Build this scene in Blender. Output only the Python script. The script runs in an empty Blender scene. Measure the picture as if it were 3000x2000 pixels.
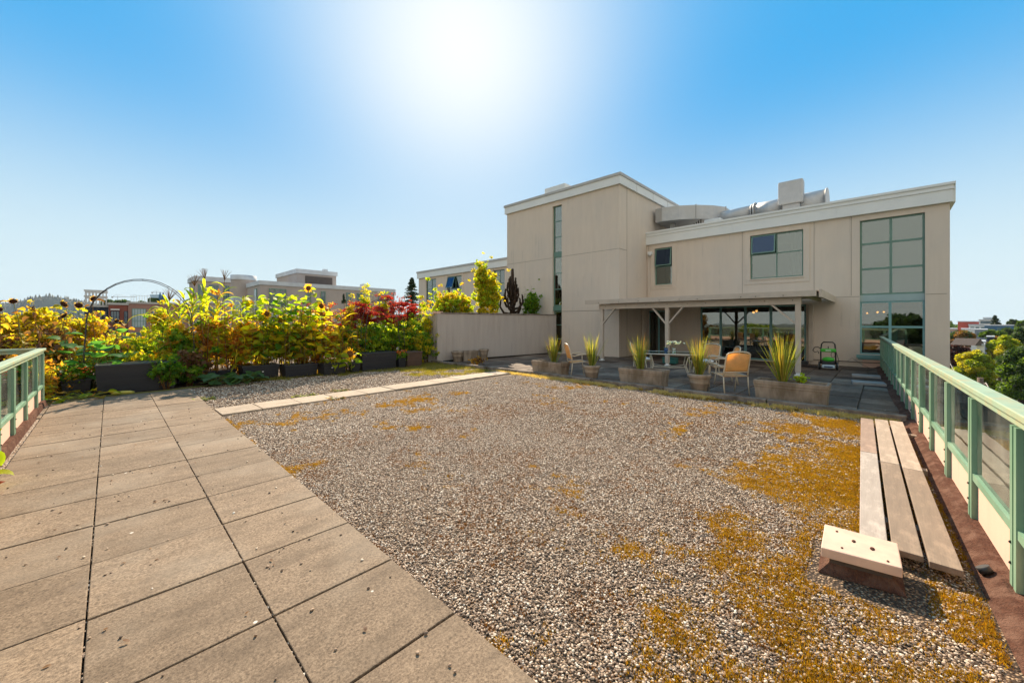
import bpy, bmesh, math, random
import numpy as np
from mathutils import Vector, Matrix
random.seed(7); RNG = np.random.default_rng(7)
R_ = math.radians
S = bpy.context.scene
COL = S.collection
# ------------------------------------------------------------------ camera
FOC, EYE, CX, HY = 1130.0, 1.6, 1500.0, 943.0      # focal length / horizon in photo pixels (3000 wide), eye height in m
YAW = math.atan(1178 / 1130)
FW = Vector((math.sin(YAW), math.cos(YAW), 0)); RT = Vector((math.cos(YAW), -math.sin(YAW), 0))
cam_d = bpy.data.cameras.new('camera'); cam = bpy.data.objects.new('camera', cam_d); COL.objects.link(cam)
cam.location = (0, 0, EYE); cam.rotation_euler = (R_(90), 0, -YAW)
cam_d.sensor_width = 36; cam_d.lens = 36 * FOC / 3000
cam_d.shift_y = -(1000 - HY) / 3000
cam_d.clip_start = 0.05; cam_d.clip_end = 20000
S.camera = cam
S.render.resolution_x = 1024; S.render.resolution_y = 682
# ------------------------------------------------------------------ sky and sun
SUN_EL = R_(35.5); SUN_AZ = math.atan2(0.6311, 0.7866)      # azimuth clockwise from +Y
w = bpy.data.worlds.new('World'); S.world = w; w.use_nodes = True
nt = w.node_tree; bg = nt.nodes['Background']
sky = nt.nodes.new('ShaderNodeTexSky'); sky.sky_type = 'NISHITA'; sky.sun_disc = False
sky.sun_elevation = SUN_EL; sky.sun_rotation = SUN_AZ
sky.altitude = 50; sky.air_density = 1.0; sky.dust_density = 0.8; sky.ozone_density = 3.0
gm = nt.nodes.new('ShaderNodeGamma'); gm.inputs['Gamma'].default_value = 0.38          # the photograph's compressed tone range
hs = nt.nodes.new('ShaderNodeHueSaturation'); hs.inputs['Saturation'].default_value = 1.3; hs.inputs['Hue'].default_value = 0.495
nt.links.new(sky.outputs[0], gm.inputs['Color']); nt.links.new(gm.outputs[0], hs.inputs['Color'])
tcw = nt.nodes.new('ShaderNodeTexCoord'); sx = nt.nodes.new('ShaderNodeSeparateXYZ'); nt.links.new(tcw.outputs['Generated'], sx.inputs[0])
hz = nt.nodes.new('ShaderNodeMapRange'); hz.interpolation_type = 'SMOOTHERSTEP'; hz.inputs['From Min'].default_value = 0.0; hz.inputs['From Max'].default_value = 0.56
hz.inputs['To Min'].default_value = 0.97; hz.inputs['To Max'].default_value = 0.0; nt.links.new(sx.outputs['Z'], hz.inputs['Value'])
hm = nt.nodes.new('ShaderNodeMix'); hm.data_type = 'RGBA'; nt.links.new(hz.outputs[0], hm.inputs[0]); az_ = nt.nodes.new('ShaderNodeMix'); az_.data_type = 'RGBA'; az_.inputs[0].default_value = 0.93; az_.inputs[7].default_value = (0.08, 1.14, 2.38, 1)
nt.links.new(hs.outputs[0], az_.inputs[6]); nt.links.new(az_.outputs[2], hm.inputs[6])
hm.inputs[7].default_value = (1.95, 2.38, 2.50, 1)                                  # pale band of haze towards the horizon
# bright aureole round the sun, as wide as the lens and thin haze make it
dp_ = nt.nodes.new('ShaderNodeVectorMath'); dp_.operation = 'DOT_PRODUCT'; nt.links.new(tcw.outputs['Generated'], dp_.inputs[0])
dp_.inputs[1].default_value = (math.sin(SUN_AZ)*math.cos(SUN_EL), math.cos(SUN_AZ)*math.cos(SUN_EL), math.sin(SUN_EL))
au = nt.nodes.new('ShaderNodeMath'); au.operation = 'MAXIMUM'; au.inputs[1].default_value = 0.0
nt.links.new(dp_.outputs['Value'], au.inputs[0]); ap = nt.nodes.new('ShaderNodeMath'); ap.operation = 'POWER'; ap.inputs[1].default_value = 20.0; nt.links.new(au.outputs[0], ap.inputs[0])
am = nt.nodes.new('ShaderNodeMix'); am.data_type = 'RGBA'; nt.links.new(ap.outputs[0], am.inputs[0]); nt.links.new(hm.outputs[2], am.inputs[6]); am.inputs[7].default_value = (2.65, 2.78, 2.8, 1)
# sky away from the sun turned neutral and brighter, as added fill for shaded walls
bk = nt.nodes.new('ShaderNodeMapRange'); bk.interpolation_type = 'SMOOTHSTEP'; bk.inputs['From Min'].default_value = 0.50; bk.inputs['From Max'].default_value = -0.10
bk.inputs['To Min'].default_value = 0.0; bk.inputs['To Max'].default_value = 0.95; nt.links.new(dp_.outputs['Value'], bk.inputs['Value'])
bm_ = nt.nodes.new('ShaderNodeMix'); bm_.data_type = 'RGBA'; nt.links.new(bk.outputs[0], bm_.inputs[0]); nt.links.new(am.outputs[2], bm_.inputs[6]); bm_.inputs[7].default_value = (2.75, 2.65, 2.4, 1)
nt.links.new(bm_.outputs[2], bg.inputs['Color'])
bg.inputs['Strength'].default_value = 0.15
sl = bpy.data.lights.new('sun', 'SUN'); sl.energy = 4.0; sl.angle = R_(0.5); sl.color = (1.0, 0.82, 0.61)
so = bpy.data.objects.new('sun', sl); COL.objects.link(so)
so.rotation_euler = (R_(90) - SUN_EL, 0, math.pi - SUN_AZ)
so.location = (0, 0, 30)
S.view_settings.view_transform = 'Standard'; S.view_settings.look = 'None'
S.view_settings.exposure = 1.33; S.view_settings.gamma = 1.0
S.render.engine = 'CYCLES'
S.cycles.max_bounces = 8; S.cycles.transparent_max_bounces = 16

# ------------------------------------------------------------------ helpers
def P(px, py, d):
    """point seen at photo pixel (px,py) at forward distance d (m): used once to survey positions"""
    return Vector((0, 0, EYE)) + FW * d + RT * ((px - CX) / FOC * d) + Vector((0, 0, -(py - HY) / FOC * d))
def G(px, py, z=0.0):
    d = (EYE - z) * FOC / (py - HY); return P(px, py, d)
def onX(px, X):
    r = (px - CX) / FOC; return X / (FW.x + r * RT.x)
def facY(px, X):
    d = onX(px, X); return d * (FW.y + (px - CX) / FOC * RT.y)
def facZ(px, py, X):
    return EYE - (py - HY) / FOC * onX(px, X)

class MB:
    def __init__(s): s.v = []; s.f = []; s.s = []
    def add(s, vs, fs, smooth=False):
        n = len(s.v); s.v += [tuple(v) for v in vs]; s.f += [tuple(i + n for i in f) for f in fs]; s.s += [smooth] * len(fs); return s
    def box(s, x0, x1, y0, y1, z0, z1):
        return s.add([(x0,y0,z0),(x1,y0,z0),(x1,y1,z0),(x0,y1,z0),(x0,y0,z1),(x1,y0,z1),(x1,y1,z1),(x0,y1,z1)],
              [(0,3,2,1),(4,5,6,7),(0,1,5,4),(1,2,6,5),(2,3,7,6),(3,0,4,7)])
    def obox(s, c, size, ux=(1,0,0), uy=None, uz=(0,0,1)):
        ux = Vector(ux).normalized(); uz = Vector(uz)
        uy = Vector(uy) if uy is not None else uz.cross(ux)
        uy.normalize(); uz = ux.cross(uy).normalized()
        c = Vector(c); a, b, d = size[0]/2, size[1]/2, size[2]/2
        vs = [c + ux*(i*a) + uy*(j*b) + uz*(k*d) for k in (-1,1) for (i,j) in ((-1,-1),(1,-1),(1,1),(-1,1))]
        return s.add(vs, [(0,3,2,1),(4,5,6,7),(0,1,5,4),(1,2,6,5),(2,3,7,6),(3,0,4,7)])
    def bar(s, a, b, w_, h_, up=(0,0,1)):
        a = Vector(a); b = Vector(b); d = (b - a); L = d.length; d.normalize()
        up = Vector(up); sy = up.cross(d)
        if sy.length < 1e-4: sy = Vector((1,0,0)).cross(d)
        sy.normalize()
        return s.obox((a + b) / 2, (L, w_, h_), d, sy)
    def tube(s, pts, r, n=8, cap=True):
        pts = [Vector(p) for p in pts]; m = len(pts)
        rs = r if isinstance(r, (list, tuple)) else [r] * m
        prev = None; vs = []
        for i, p in enumerate(pts):
            t = (pts[min(i+1, m-1)] - pts[max(i-1, 0)])
            if t.length < 1e-9: t = Vector((0,0,1))
            t.normalize()
            if prev is None:
                ref = Vector((0,0,1)) if abs(t.z) < .9 else Vector((1,0,0))
                u = t.cross(ref).normalized()
            else:
                u = (prev - t * prev.dot(t))
                if u.length < 1e-6: u = t.cross(Vector((1,0,0)))
                u.normalize()
            prev = u; v = t.cross(u)
            for k in range(n):
                a = 2*math.pi*k/n; vs.append(p + (u*math.cos(a) + v*math.sin(a)) * rs[i])
        fs = [(i*n+k, i*n+(k+1)%n, (i+1)*n+(k+1)%n, (i+1)*n+k) for i in range(m-1) for k in range(n)]
        s.add(vs, fs, True)
        if cap:
            o = len(s.v) - m*n
            s.f.append(tuple(o + k for k in range(n))[::-1]); s.s.append(False)
            s.f.append(tuple(o + (m-1)*n + k for k in range(n))); s.s.append(False)
        return s
    def lathe(s, c, prof, n=24, a0=0, a1=2*math.pi):
        full = abs(a1 - a0 - 2*math.pi) < 1e-6; nn = n if full else n + 1
        vs = [(c[0] + r*math.cos(a0+(a1-a0)*k/n), c[1] + r*math.sin(a0+(a1-a0)*k/n), c[2] + z) for r, z in prof for k in range(nn)]
        fs = [(i*nn+k, i*nn+(k+1)%nn, (i+1)*nn+(k+1)%nn, (i+1)*nn+k) for i in range(len(prof)-1) for k in range(n)]
        return s.add(vs, fs, True)
    def ball(s, c, r, n=8, m=6, sc=(1,1,1)):
        vs = []; fs = []
        for i in range(m+1):
            t = math.pi*i/m
            for k in range(n):
                a = 2*math.pi*k/n
                vs.append((c[0]+r*sc[0]*math.sin(t)*math.cos(a), c[1]+r*sc[1]*math.sin(t)*math.sin(a), c[2]+r*sc[2]*math.cos(t)))
        for i in range(m):
            for k in range(n): fs.append((i*n+k, (i+1)*n+k, (i+1)*n+(k+1)%n, i*n+(k+1)%n))
        return s.add(vs, fs, True)
    def prism(s, poly, z0, z1):
        n = len(poly); vs = [(x, y, z0) for x, y in poly] + [(x, y, z1) for x, y in poly]
        return s.add(vs, [tuple(range(n))[::-1], tuple(range(n, 2*n))] + [(i, (i+1)%n, n+(i+1)%n, n+i) for i in range(n)])
    def blade(s, p0, az, el, L, W, droop=0.0, n=6, prof=None, fold=0.0, roll=0.0, wob=0.0):
        """a leaf: midrib starting at p0, heading az/el, bending down by droop (rad over the length)"""
        p = Vector(p0); vs = []; fs = []; dl = L / n; a = az; e = el
        for i in range(n + 1):
            t = i / n
            wd = W * (prof(t) if prof else math.sin(math.pi * min(1, .12 + .88*t)) ** .7) * .5
            dr = Vector((math.cos(e)*math.cos(a), math.cos(e)*math.sin(a), math.sin(e)))
            sd = Vector((-math.sin(a), math.cos(a), 0)); nr = dr.cross(sd)
            c, q = math.cos(roll), math.sin(roll); sd2 = sd*c + nr*q; nr2 = nr*c - sd*q
            up = nr2 * (-fold * wd)
            vs += [p - sd2*wd + up*-1, p, p + sd2*wd + up*-1]
            p = p + dr * dl; e -= droop / n * (0.4 + 1.2*t); a += wob / n
        for i in range(n):
            b = i*3; fs += [(b, b+1, b+4, b+3), (b+1, b+2, b+5, b+4)]
        return s.add(vs, fs, True)
    def build(s, name, mat, parent=None, bevel=0.0, origin=None):
        me = bpy.data.meshes.new(name)
        o0 = Vector(parent['_o']) if parent is not None else (Vector(origin) if origin is not None else Vector((0,0,0)))
        if len(s.v):
            va = np.array(s.v, dtype=np.float64) - np.array(o0)
            me.from_pydata(va.tolist(), [], s.f)
            me.polygons.foreach_set('use_smooth', s.s)
        me.materials.append(mat); me.update()
        o = bpy.data.objects.new(name, me); COL.objects.link(o)
        if parent is not None:
            o.parent = parent; o['_o'] = list(o0)
        else:
            o.location = o0; o['_o'] = list(o0)
        if bevel:
            m = o.modifiers.new('bevel', 'BEVEL'); m.width = bevel; m.segments = 2; m.limit_method = 'ANGLE'; m.angle_limit = R_(40)
        return o

def thing(name, label, cat, loc=(0,0,0), group=None):
    o = bpy.data.objects.new(name, None); COL.objects.link(o); o.location = loc; o['_o'] = list(loc)
    o.empty_display_size = 0.1
    o['label'] = label; o['category'] = cat
    if group: o['group'] = group
    return o
def tag(o, label, cat, group=None, kind=None):
    o['label'] = label; o['category'] = cat
    if group: o['group'] = group
    if kind: o['kind'] = kind
    return o
def struct(o, label=None, cat=None):
    o['kind'] = 'structure'
    if label: o['label'] = label
    if cat: o['category'] = cat
    return o
def copy_tree(o, parent=None):
    c = o.copy(); COL.objects.link(c)
    if parent is not None: c.parent = parent
    for ch in list(o.children): copy_tree(ch, c)
    return c
def place(o, loc, rz=0.0, sc=1.0, label=None):
    o.location = loc; o.rotation_euler = (0, 0, rz); o.scale = (sc, sc, sc)
    if label: o['label'] = label
    return o
def npmesh(name, V, Fq, mat, parent=None, smooth=False, origin=None, k=None):
    """V (n,3) array, Fq (m,k) int array"""
    me = bpy.data.meshes.new(name); k = Fq.shape[1]; n = len(V); m = len(Fq)
    o0 = np.array(parent['_o']) if parent is not None else (np.array(origin) if origin is not None else np.zeros(3))
    me.vertices.add(n); me.vertices.foreach_set('co', (V - o0).astype(np.float32).ravel())
    me.loops.add(m*k); me.loops.foreach_set('vertex_index', Fq.astype(np.int32).ravel())
    me.polygons.add(m); me.polygons.foreach_set('loop_start', np.arange(0, m*k, k, dtype=np.int32))
    me.polygons.foreach_set('loop_total', np.full(m, k, dtype=np.int32))
    if smooth: me.polygons.foreach_set('use_smooth', np.ones(m, dtype=bool))
    me.update(calc_edges=True); me.validate(); me.materials.append(mat)
    o = bpy.data.objects.new(name, me); COL.objects.link(o)
    if parent is not None: o.parent = parent
    else: o.location = o0.tolist()
    o['_o'] = o0.tolist()
    return o

# ------------------------------------------------------------------ materials
def NT(name):
    m = bpy.data.materials.new(name); m.use_nodes = True
    t = m.node_tree; return m, t, t.nodes['Principled BSDF'], t.nodes['Material Output']
def node(t, k, **kw):
    n = t.nodes.new(k)
    for a, b in kw.items(): setattr(n, a, b)
    return n
def ramp(t, fac, stops, interp='LINEAR'):
    r = node(t, 'ShaderNodeValToRGB'); r.color_ramp.interpolation = interp
    els = r.color_ramp.elements
    while len(els) < len(stops): els.new(0.5)
    for e, (p, c) in zip(els, stops): e.position = p; e.color = (*c, 1) if len(c) == 3 else c
    t.links.new(fac, r.inputs[0]); return r.outputs[0]
def coords(t, scale=(1,1,1), kind='Object', rot=(0,0,0)):
    tc = node(t, 'ShaderNodeTexCoord'); mp = node(t, 'ShaderNodeMapping'); mp.inputs['Scale'].default_value = scale
    mp.inputs['Rotation'].default_value = rot
    t.links.new(tc.outputs[kind], mp.inputs[0]); return mp.outputs[0]
def noise(t, vec, scale, detail=4, rough=.55, out='Fac'):
    n = node(t, 'ShaderNodeTexNoise'); n.inputs['Scale'].default_value = scale; n.inputs['Detail'].default_value = detail
    n.inputs['Roughness'].default_value = rough
    t.links.new(vec, n.inputs['Vector']); return n.outputs[out]
def mix(t, f, a, b, mode='MIX'):
    m = node(t, 'ShaderNodeMix', data_type='RGBA', blend_type=mode)
    if isinstance(f, (int, float)): m.inputs[0].default_value = f
    else: t.links.new(f, m.inputs[0])
    for s_, i in ((a, 6), (b, 7)):
        if isinstance(s_, tuple): m.inputs[i].default_value = (*s_[:3], 1)
        else: t.links.new(s_, m.inputs[i])
    return m.outputs[2]
def bump(t, h, strength=.3, dist=.01, nrm=None):
    b = node(t, 'ShaderNodeBump'); b.inputs['Strength'].default_value = strength; b.inputs['Distance'].default_value = dist
    t.links.new(h, b.inputs['Height'])
    if nrm is not None: t.links.new(nrm, b.inputs['Normal'])
    return b.outputs[0]
def island(t):
    return node(t, 'ShaderNodeNewGeometry').outputs['Random Per Island']
def pm(name, c1, c2=None, scale=6, rough=.7, b=.0, bs=60, bd=.004, metal=0, stretch=(1,1,1), isl=0.0, spec=None, c3=None, s3=1.5):
    """painted / mineral / metal surface: two-tone wear noise, optional third tone in big patches, fine bump"""
    m, t, p, o = NT(name); vec = coords(t, stretch)
    spec = spec if spec is not None else (.5 if rough < .65 else .12)
    c2 = c2 or tuple(x*.8 for x in c1)
    f = noise(t, vec, scale, 6, .62)
    col = ramp(t, f, [(.32, c1), (.68, c2)])
    if c3:
        f3 = noise(t, vec, s3, 5, .6); f3r = ramp(t, f3, [(.45, (0,0,0)), (.65, (1,1,1))])
        col = mix(t, f3r, col, c3)
    if isl:
        r = island(t); rr = ramp(t, r, [(0, (1-isl,)*3), (1, (1+isl,)*3)])
        col = mix(t, 1.0, col, rr, 'MULTIPLY')
    t.links.new(col, p.inputs['Base Color']); p.inputs['Roughness'].default_value = rough
    p.inputs['Metallic'].default_value = metal; p.inputs['Specular IOR Level'].default_value = spec
    if b:
        h = noise(t, coords(t), bs, 5, .65); t.links.new(bump(t, h, b, bd), p.inputs['Normal'])
    return m
def leafm(name, cols, trans=.66, rough=.55, spec=.3, satvar=0.0):
    """leaf: colour picked per leaf, part of the light passes through"""
    m, t, p, o = NT(name)
    n = len(cols); st = [(i/(n-1) if n > 1 else 0, c) for i, c in enumerate(cols)]
    if n == 1: st.append((1, cols[0]))
    col = ramp(t, island(t), st)
    nz = noise(t, coords(t), 9, 3)
    col = mix(t, ramp(t, nz, [(.35, (0,0,0)), (.7, (.35,.35,.35))]), col, tuple(x*.55 for x in cols[0]))
    t.links.new(col, p.inputs['Base Color']); p.inputs['Roughness'].default_value = rough; p.inputs['Specular IOR Level'].default_value = spec
    tr = node(t, 'ShaderNodeBsdfTranslucent')
    c2 = mix(t, 1.0, col, (2.7, 2.45, 1.1), 'MULTIPLY'); t.links.new(c2, tr.inputs['Color'])
    ms = node(t, 'ShaderNodeMixShader'); ms.inputs[0].default_value = trans
    t.links.new(p.outputs[0], ms.inputs[1]); t.links.new(tr.outputs[0], ms.inputs[2]); t.links.new(ms.outputs[0], o.inputs['Surface'])
    return m
def glassm(name, tint=(.75,.82,.78), refl=.12, clear=True, dirt=.0, gcol=(.86,.94,.91)):
    """flat sheet glass: transparent with a mirror coat"""
    m, t, p, o = NT(name)
    tr = node(t, 'ShaderNodeBsdfTransparent'); tr.inputs[0].default_value = (*tint, 1)
    gl = node(t, 'ShaderNodeBsdfGlossy'); gl.inputs['Roughness'].default_value = .015; gl.inputs['Color'].default_value = (*gcol,1)
    fr = node(t, 'ShaderNodeFresnel'); fr.inputs[0].default_value = 1.5
    ad = node(t, 'ShaderNodeMath', operation='ADD', use_clamp=True); ad.inputs[1].default_value = refl
    t.links.new(fr.outputs[0], ad.inputs[0])
    wb = noise(t, coords(t), 1.1, 2); t.links.new(bump(t, wb, .06, .03), gl.inputs['Normal'])
    ms = node(t, 'ShaderNodeMixShader'); t.links.new(ad.outputs[0], ms.inputs[0])
    t.links.new(tr.outputs[0], ms.inputs[1]); t.links.new(gl.outputs[0], ms.inputs[2])
    out = ms.outputs[0]
    if dirt:
        df = node(t, 'ShaderNodeBsdfDiffuse'); df.inputs[0].default_value = (.7,.7,.6,1)
        nz = ramp(t, noise(t, coords(t, (1,1,.35)), 2.2, 6, .7), [(.4, (0,0,0)), (.8, (dirt,)*3)])
        m2 = node(t, 'ShaderNodeMixShader'); t.links.new(nz, m2.inputs[0]); t.links.new(out, m2.inputs[1]); t.links.new(df.outputs[0], m2.inputs[2]); out = m2.outputs[0]
    t.links.new(out, o.inputs['Surface']); return m

M = {}
def stucco(name, c1, c2, c3):
    m, t, p, o = NT(name)
    f = noise(t, coords(t, (1,1,.12)), 5, 6, .65); col = ramp(t, f, [(.3, c1), (.72, c2)])
    f2 = noise(t, coords(t, (1,1,1)), .45, 4, .6); col = mix(t, ramp(t, f2, [(.42, (0,0,0)), (.7, (.8,.8,.8))]), col, c3)
    f5 = noise(t, coords(t, (1,1,.05)), 9, 3, .6); f6 = noise(t, coords(t), .9, 3); dr_ = mix(t, 1, ramp(t, f5, [(.56,(0,0,0)),(.72,(1,1,1))]), ramp(t, f6, [(.5,(0,0,0)),(.66,(.5,.5,.5))]), 'MULTIPLY')
    col = mix(t, dr_, col, tuple(x*.62 for x in c3))
    f3 = noise(t, coords(t), 90, 3, .6); col = mix(t, ramp(t, f3, [(.4, (0,0,0)), (.75, (.25,.25,.25))]), col, tuple(x*.75 for x in c1))
    t.links.new(col, p.inputs['Base Color']); p.inputs['Roughness'].default_value = .9; p.inputs['Specular IOR Level'].default_value = .2
    h = noise(t, coords(t), 120, 4, .7); t.links.new(bump(t, h, .35, .004), p.inputs['Normal'])
    return m
M['stucco'] = stucco('stucco', (.68,.575,.47), (.62,.52,.425), (.58,.51,.44))
M['stucco_wall'] = stucco('stucco_garden_wall', (.48,.42,.37), (.37,.32,.28), (.43,.39,.36))
M['pink'] = stucco('pink_stucco', (.72,.47,.36), (.66,.43,.33), (.70,.47,.37))
M['fascia'] = pm('fascia_metal', (.74,.74,.71), (.67,.68,.66), 1.2, .5, spec=.4)
M['cap'] = pm('cap_flashing', (.46,.44,.41), (.38,.37,.35), 3, .5)
M['teal'] = pm('teal_paint', (.13,.24,.19), (.10,.19,.15), 4, .45)
M['green'] = pm('rail_green', (.17,.31,.195), (.13,.25,.165), 5, .45, stretch=(1,1,.3), c3=(.24,.37,.25), s3=2.5)
M['green_top'] = pm('rail_green_weathered', (.33,.44,.30), (.25,.36,.25), 6, .6, b=.3, bs=40, c3=(.38,.36,.20), s3=7)
M['glass'] = glassm('window_glass', (.42,.46,.42), .17)
M['railglass'] = glassm('railing_glass', (.86,.88,.84), .09, dirt=.22)
M['dark'] = pm('dark_interior', (.035,.028,.02), (.02,.018,.015), 2, .9)
M['room'] = pm('room_wall', (.20,.17,.13), (.15,.13,.10), 1, .9)
M['blind'] = pm('blind_fabric', (.52,.58,.50), (.46,.51,.45), 8, .9)
M['wood'] = pm('pergola_paint', (.54,.46,.38), (.46,.39,.32), 3, .75, b=.15, bs=30, stretch=(.3,1,1))
M['conc'] = None
# ================================================================== SETTING
def gravel_mat():
    m, t, p, o = NT('gravel'); vec = coords(t)
    vo = node(t, 'ShaderNodeTexVoronoi'); vo.inputs['Scale'].default_value = 62; t.links.new(vec, vo.inputs['Vector'])
    vr = node(t, 'ShaderNodeSeparateColor'); t.links.new(vo.outputs['Color'], vr.inputs[0])
    col = ramp(t, vr.outputs[0], [(0,(.13,.09,.06)),(.3,(.26,.18,.12)),(.6,(.38,.28,.19)),(.85,(.50,.39,.28)),(1,(.66,.56,.44))])
    gap = ramp(t, vo.outputs['Distance'], [(.30,(.8,.72,.62)),(.62,(.10,.075,.055))])
    col = mix(t, 1, col, gap, 'MULTIPLY')
    big = noise(t, vec, .8, 5, .6); col = mix(t, ramp(t, big, [(.5,(0,0,0)),(.75,(.5,.5,.5))]), col, (.22,.13,.06))
    t.links.new(col, p.inputs['Base Color']); p.inputs['Roughness'].default_value = .9
    hh = ramp(t, vo.outputs['Distance'], [(0,(1,1,1)),(.6,(0,0,0))])
    t.links.new(bump(t, hh, 1.0, .012), p.inputs['Normal']); return m
M['gravel'] = gravel_mat()
def paver_mat(name, base, dark, warm, isl=.12):
    m, t, p, o = NT(name); vec = coords(t)
    f = noise(t, vec, 70, 8, .82); col = ramp(t, f, [(.38, dark), (.5, base), (.62, warm)])
    f2 = noise(t, coords(t, (1,3,1), rot=(0,0,.5)), 2.4, 6, .65); col = mix(t, ramp(t, f2, [(.44,(0,0,0)),(.70,(.65,.65,.65))]), col, tuple(x*.48 for x in base))
    f7 = noise(t, vec, .9, 5, .6); col = mix(t, ramp(t, f7, [(.48,(0,0,0)),(.66,(.45,.45,.45))]), col, (.30,.25,.19))
    f4 = noise(t, vec, 14, 4, .7); col = mix(t, ramp(t, f4, [(.5,(0,0,0)),(.72,(.35,.35,.35))]), col, warm)
    r = ramp(t, island(t), [(0,(1-isl,)*3),(1,(1+isl,)*3)]); col = mix(t, 1, col, r, 'MULTIPLY')
    vo = node(t, 'ShaderNodeTexVoronoi'); vo.inputs['Scale'].default_value = 4.2; t.links.new(vec, vo.inputs['Vector'])
    sp = ramp(t, vo.outputs['Distance'], [(.035,(1,1,1)),(.055,(0,0,0))])
    vs = node(t, 'ShaderNodeSeparateColor'); t.links.new(vo.outputs['Color'], vs.inputs[0])
    sel = ramp(t, vs.outputs[1], [(.62,(0,0,0)),(.64,(1,1,1))]); sp2 = mix(t, 1, sp, sel, 'MULTIPLY')
    col = mix(t, sp2, col, (.62,.58,.50))
    t.links.new(col, p.inputs['Base Color']); p.inputs['Roughness'].default_value = .85; p.inputs['Specular IOR Level'].default_value = .3
    h = noise(t, vec, 150, 5, .7); t.links.new(bump(t, h, .5, .004), p.inputs['Normal']); return m
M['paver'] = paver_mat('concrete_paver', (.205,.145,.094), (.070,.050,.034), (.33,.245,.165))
M['strip'] = paver_mat('walkway_slab', (.38,.30,.215), (.26,.20,.15), (.55,.45,.36))
M['patio'] = paver_mat('patio_paver', (.135,.092,.065), (.05,.036,.028), (.21,.15,.11), .35)
M['kerb'] = pm('kerb_concrete', (.30,.25,.20), (.17,.14,.12), 9, .9, b=.5, bs=70, c3=(.10,.08,.06), s3=3)
M['membrane'] = pm('roof_membrane', (.135,.062,.040), (.07,.034,.024), 45, .97, b=1.0, bs=70, bd=.02, c3=(.18,.10,.07), s3=9)
M['ledge'] = pm('ledge_concrete', (.36,.31,.24), (.27,.235,.18), 2.5, .9, b=.3, bs=40, c3=(.20,.18,.13), s3=1.2)
M['earth'] = pm('soil', (.06,.042,.03), (.035,.025,.018), 9, .95, b=.6, bs=40)
M['city'] = pm('city_ground', (.10,.11,.06), (.075,.08,.05), .02, .95, c3=(.16,.15,.13), s3=.013)

RS = 0.04                                   # the right railing runs slightly off the x axis
def ry(x): return -0.50 + RS * (x - 3.81)
# far ground
o = MB().add([(-3300,-3200,-14),(3600,-3200,-14),(3600,3700,-14),(-3300,3700,-14)], [(0,1,2,3)]).build('ground', M['city']); struct(o)
# the roof deck we stand on (building below it)
b = MB(); b.box(-0.92, 18.45, -1.2, 13.6, -14.0, 0.0)
# back part of the deck beyond the garden
b.box(-5.5, -0.92, 11.5, 19, -14.0, -0.002); b.box(-0.92, 18.45, 13.6, 19, -14.0, -0.003)
o = b.build('roof_deck', M['gravel']); struct(o)
# ledge roof outside the right railing and outside the left railing
b = MB(); b.box(-6, 18.45, -1.62, -1.21, -14.0, -0.4); b.box(-2.3, -0.925, -1.2, 11.49, -14, -0.4)
# fill between railing and deck side on the right: parapet
o = b.build('lower_ledge', M['ledge']); struct(o)

# main path: three rows of pavers
pav = MB(); gap = .008; xs = [-0.775, -0.085, 0.60, 1.285]
ys = [2.99 + .67*k for k in range(-8, 14)]
for j in range(len(ys)-1):
    for i in range(3):
        dz = random.uniform(-.003, .003); g1 = gap + random.uniform(0, .005)
        off = 0.02 if i == 0 else 0
        pav.box(xs[i]+g1/3, xs[i+1]-gap*.55, ys[j]+g1+off, ys[j+1]+off-.002, -.02, .045+dz)
# narrower edge slab beside the left railing at the far end
for j in range(2):
    pav.box(-.86, xs[0]-.012, 9.9+.67*j, 10.55+.67*j, -.02, .04)
o = pav.build('path', M['paver'], bevel=.004); struct(o)
st = MB(); x = 1.30; widths = [.60,.66,.66,.68,.66,.66,.67,.66,.66,.67,.66]
for k, wd in enumerate(widths):
    y0 = 8.05 + .028*(x-1.3); dz = random.uniform(-.006,.006)
    a = random.uniform(-.006,.006)
    st.obox((x+wd/2, y0+.33, .012+dz), (wd-.016, .65, .06), (1, a+.028, 0)); x += wd
o = st.build('walkway', M['strip'], bevel=.004); struct(o)
# patio paving
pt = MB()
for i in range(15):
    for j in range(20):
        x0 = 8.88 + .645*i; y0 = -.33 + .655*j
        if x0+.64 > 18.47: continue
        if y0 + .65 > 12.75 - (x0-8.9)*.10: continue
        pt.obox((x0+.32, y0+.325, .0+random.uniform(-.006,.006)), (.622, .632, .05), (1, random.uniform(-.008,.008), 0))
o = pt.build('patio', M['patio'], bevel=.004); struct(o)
# kerb in cast lengths
kb = MB(); y = -.30
for L in (1.9, 2.0, 1.9, 2.05, 1.95, 1.7, 1.5):
    kb.obox((8.775 + random.uniform(-.01,.01) - (.0 if y < 6 else .012*(y-6)), y+L/2, .04), (.14, L-.03, .15), (1, random.uniform(-.004,.004), 0)); y += L
o = kb.build('kerb', M['kerb'], bevel=.012); struct(o)
# cant strips of roofing felt under the railings
c = MB(); a, e = -1.5, 18.4
c.add([(a,ry(a)+.065,.005),(e,ry(e)+.12,.005),(e,ry(e)-.0,.07),(a,ry(a)-.01,.07),(e,ry(e)-.07,.075),(a,ry(a)-.07,.075)], [(0,1,2,3),(3,2,4,5)])
c.add([(-.82,-1.2,.005),(-.82,11.5,.005),(-.845,11.5,.13),(-.845,-1.2,.13),(-.9,11.5,.13),(-.9,-1.2,.13)], [(0,3,2,1),(3,5,4,2)])
o = c.build('roofing_felt', M['membrane']); struct(o)

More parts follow.
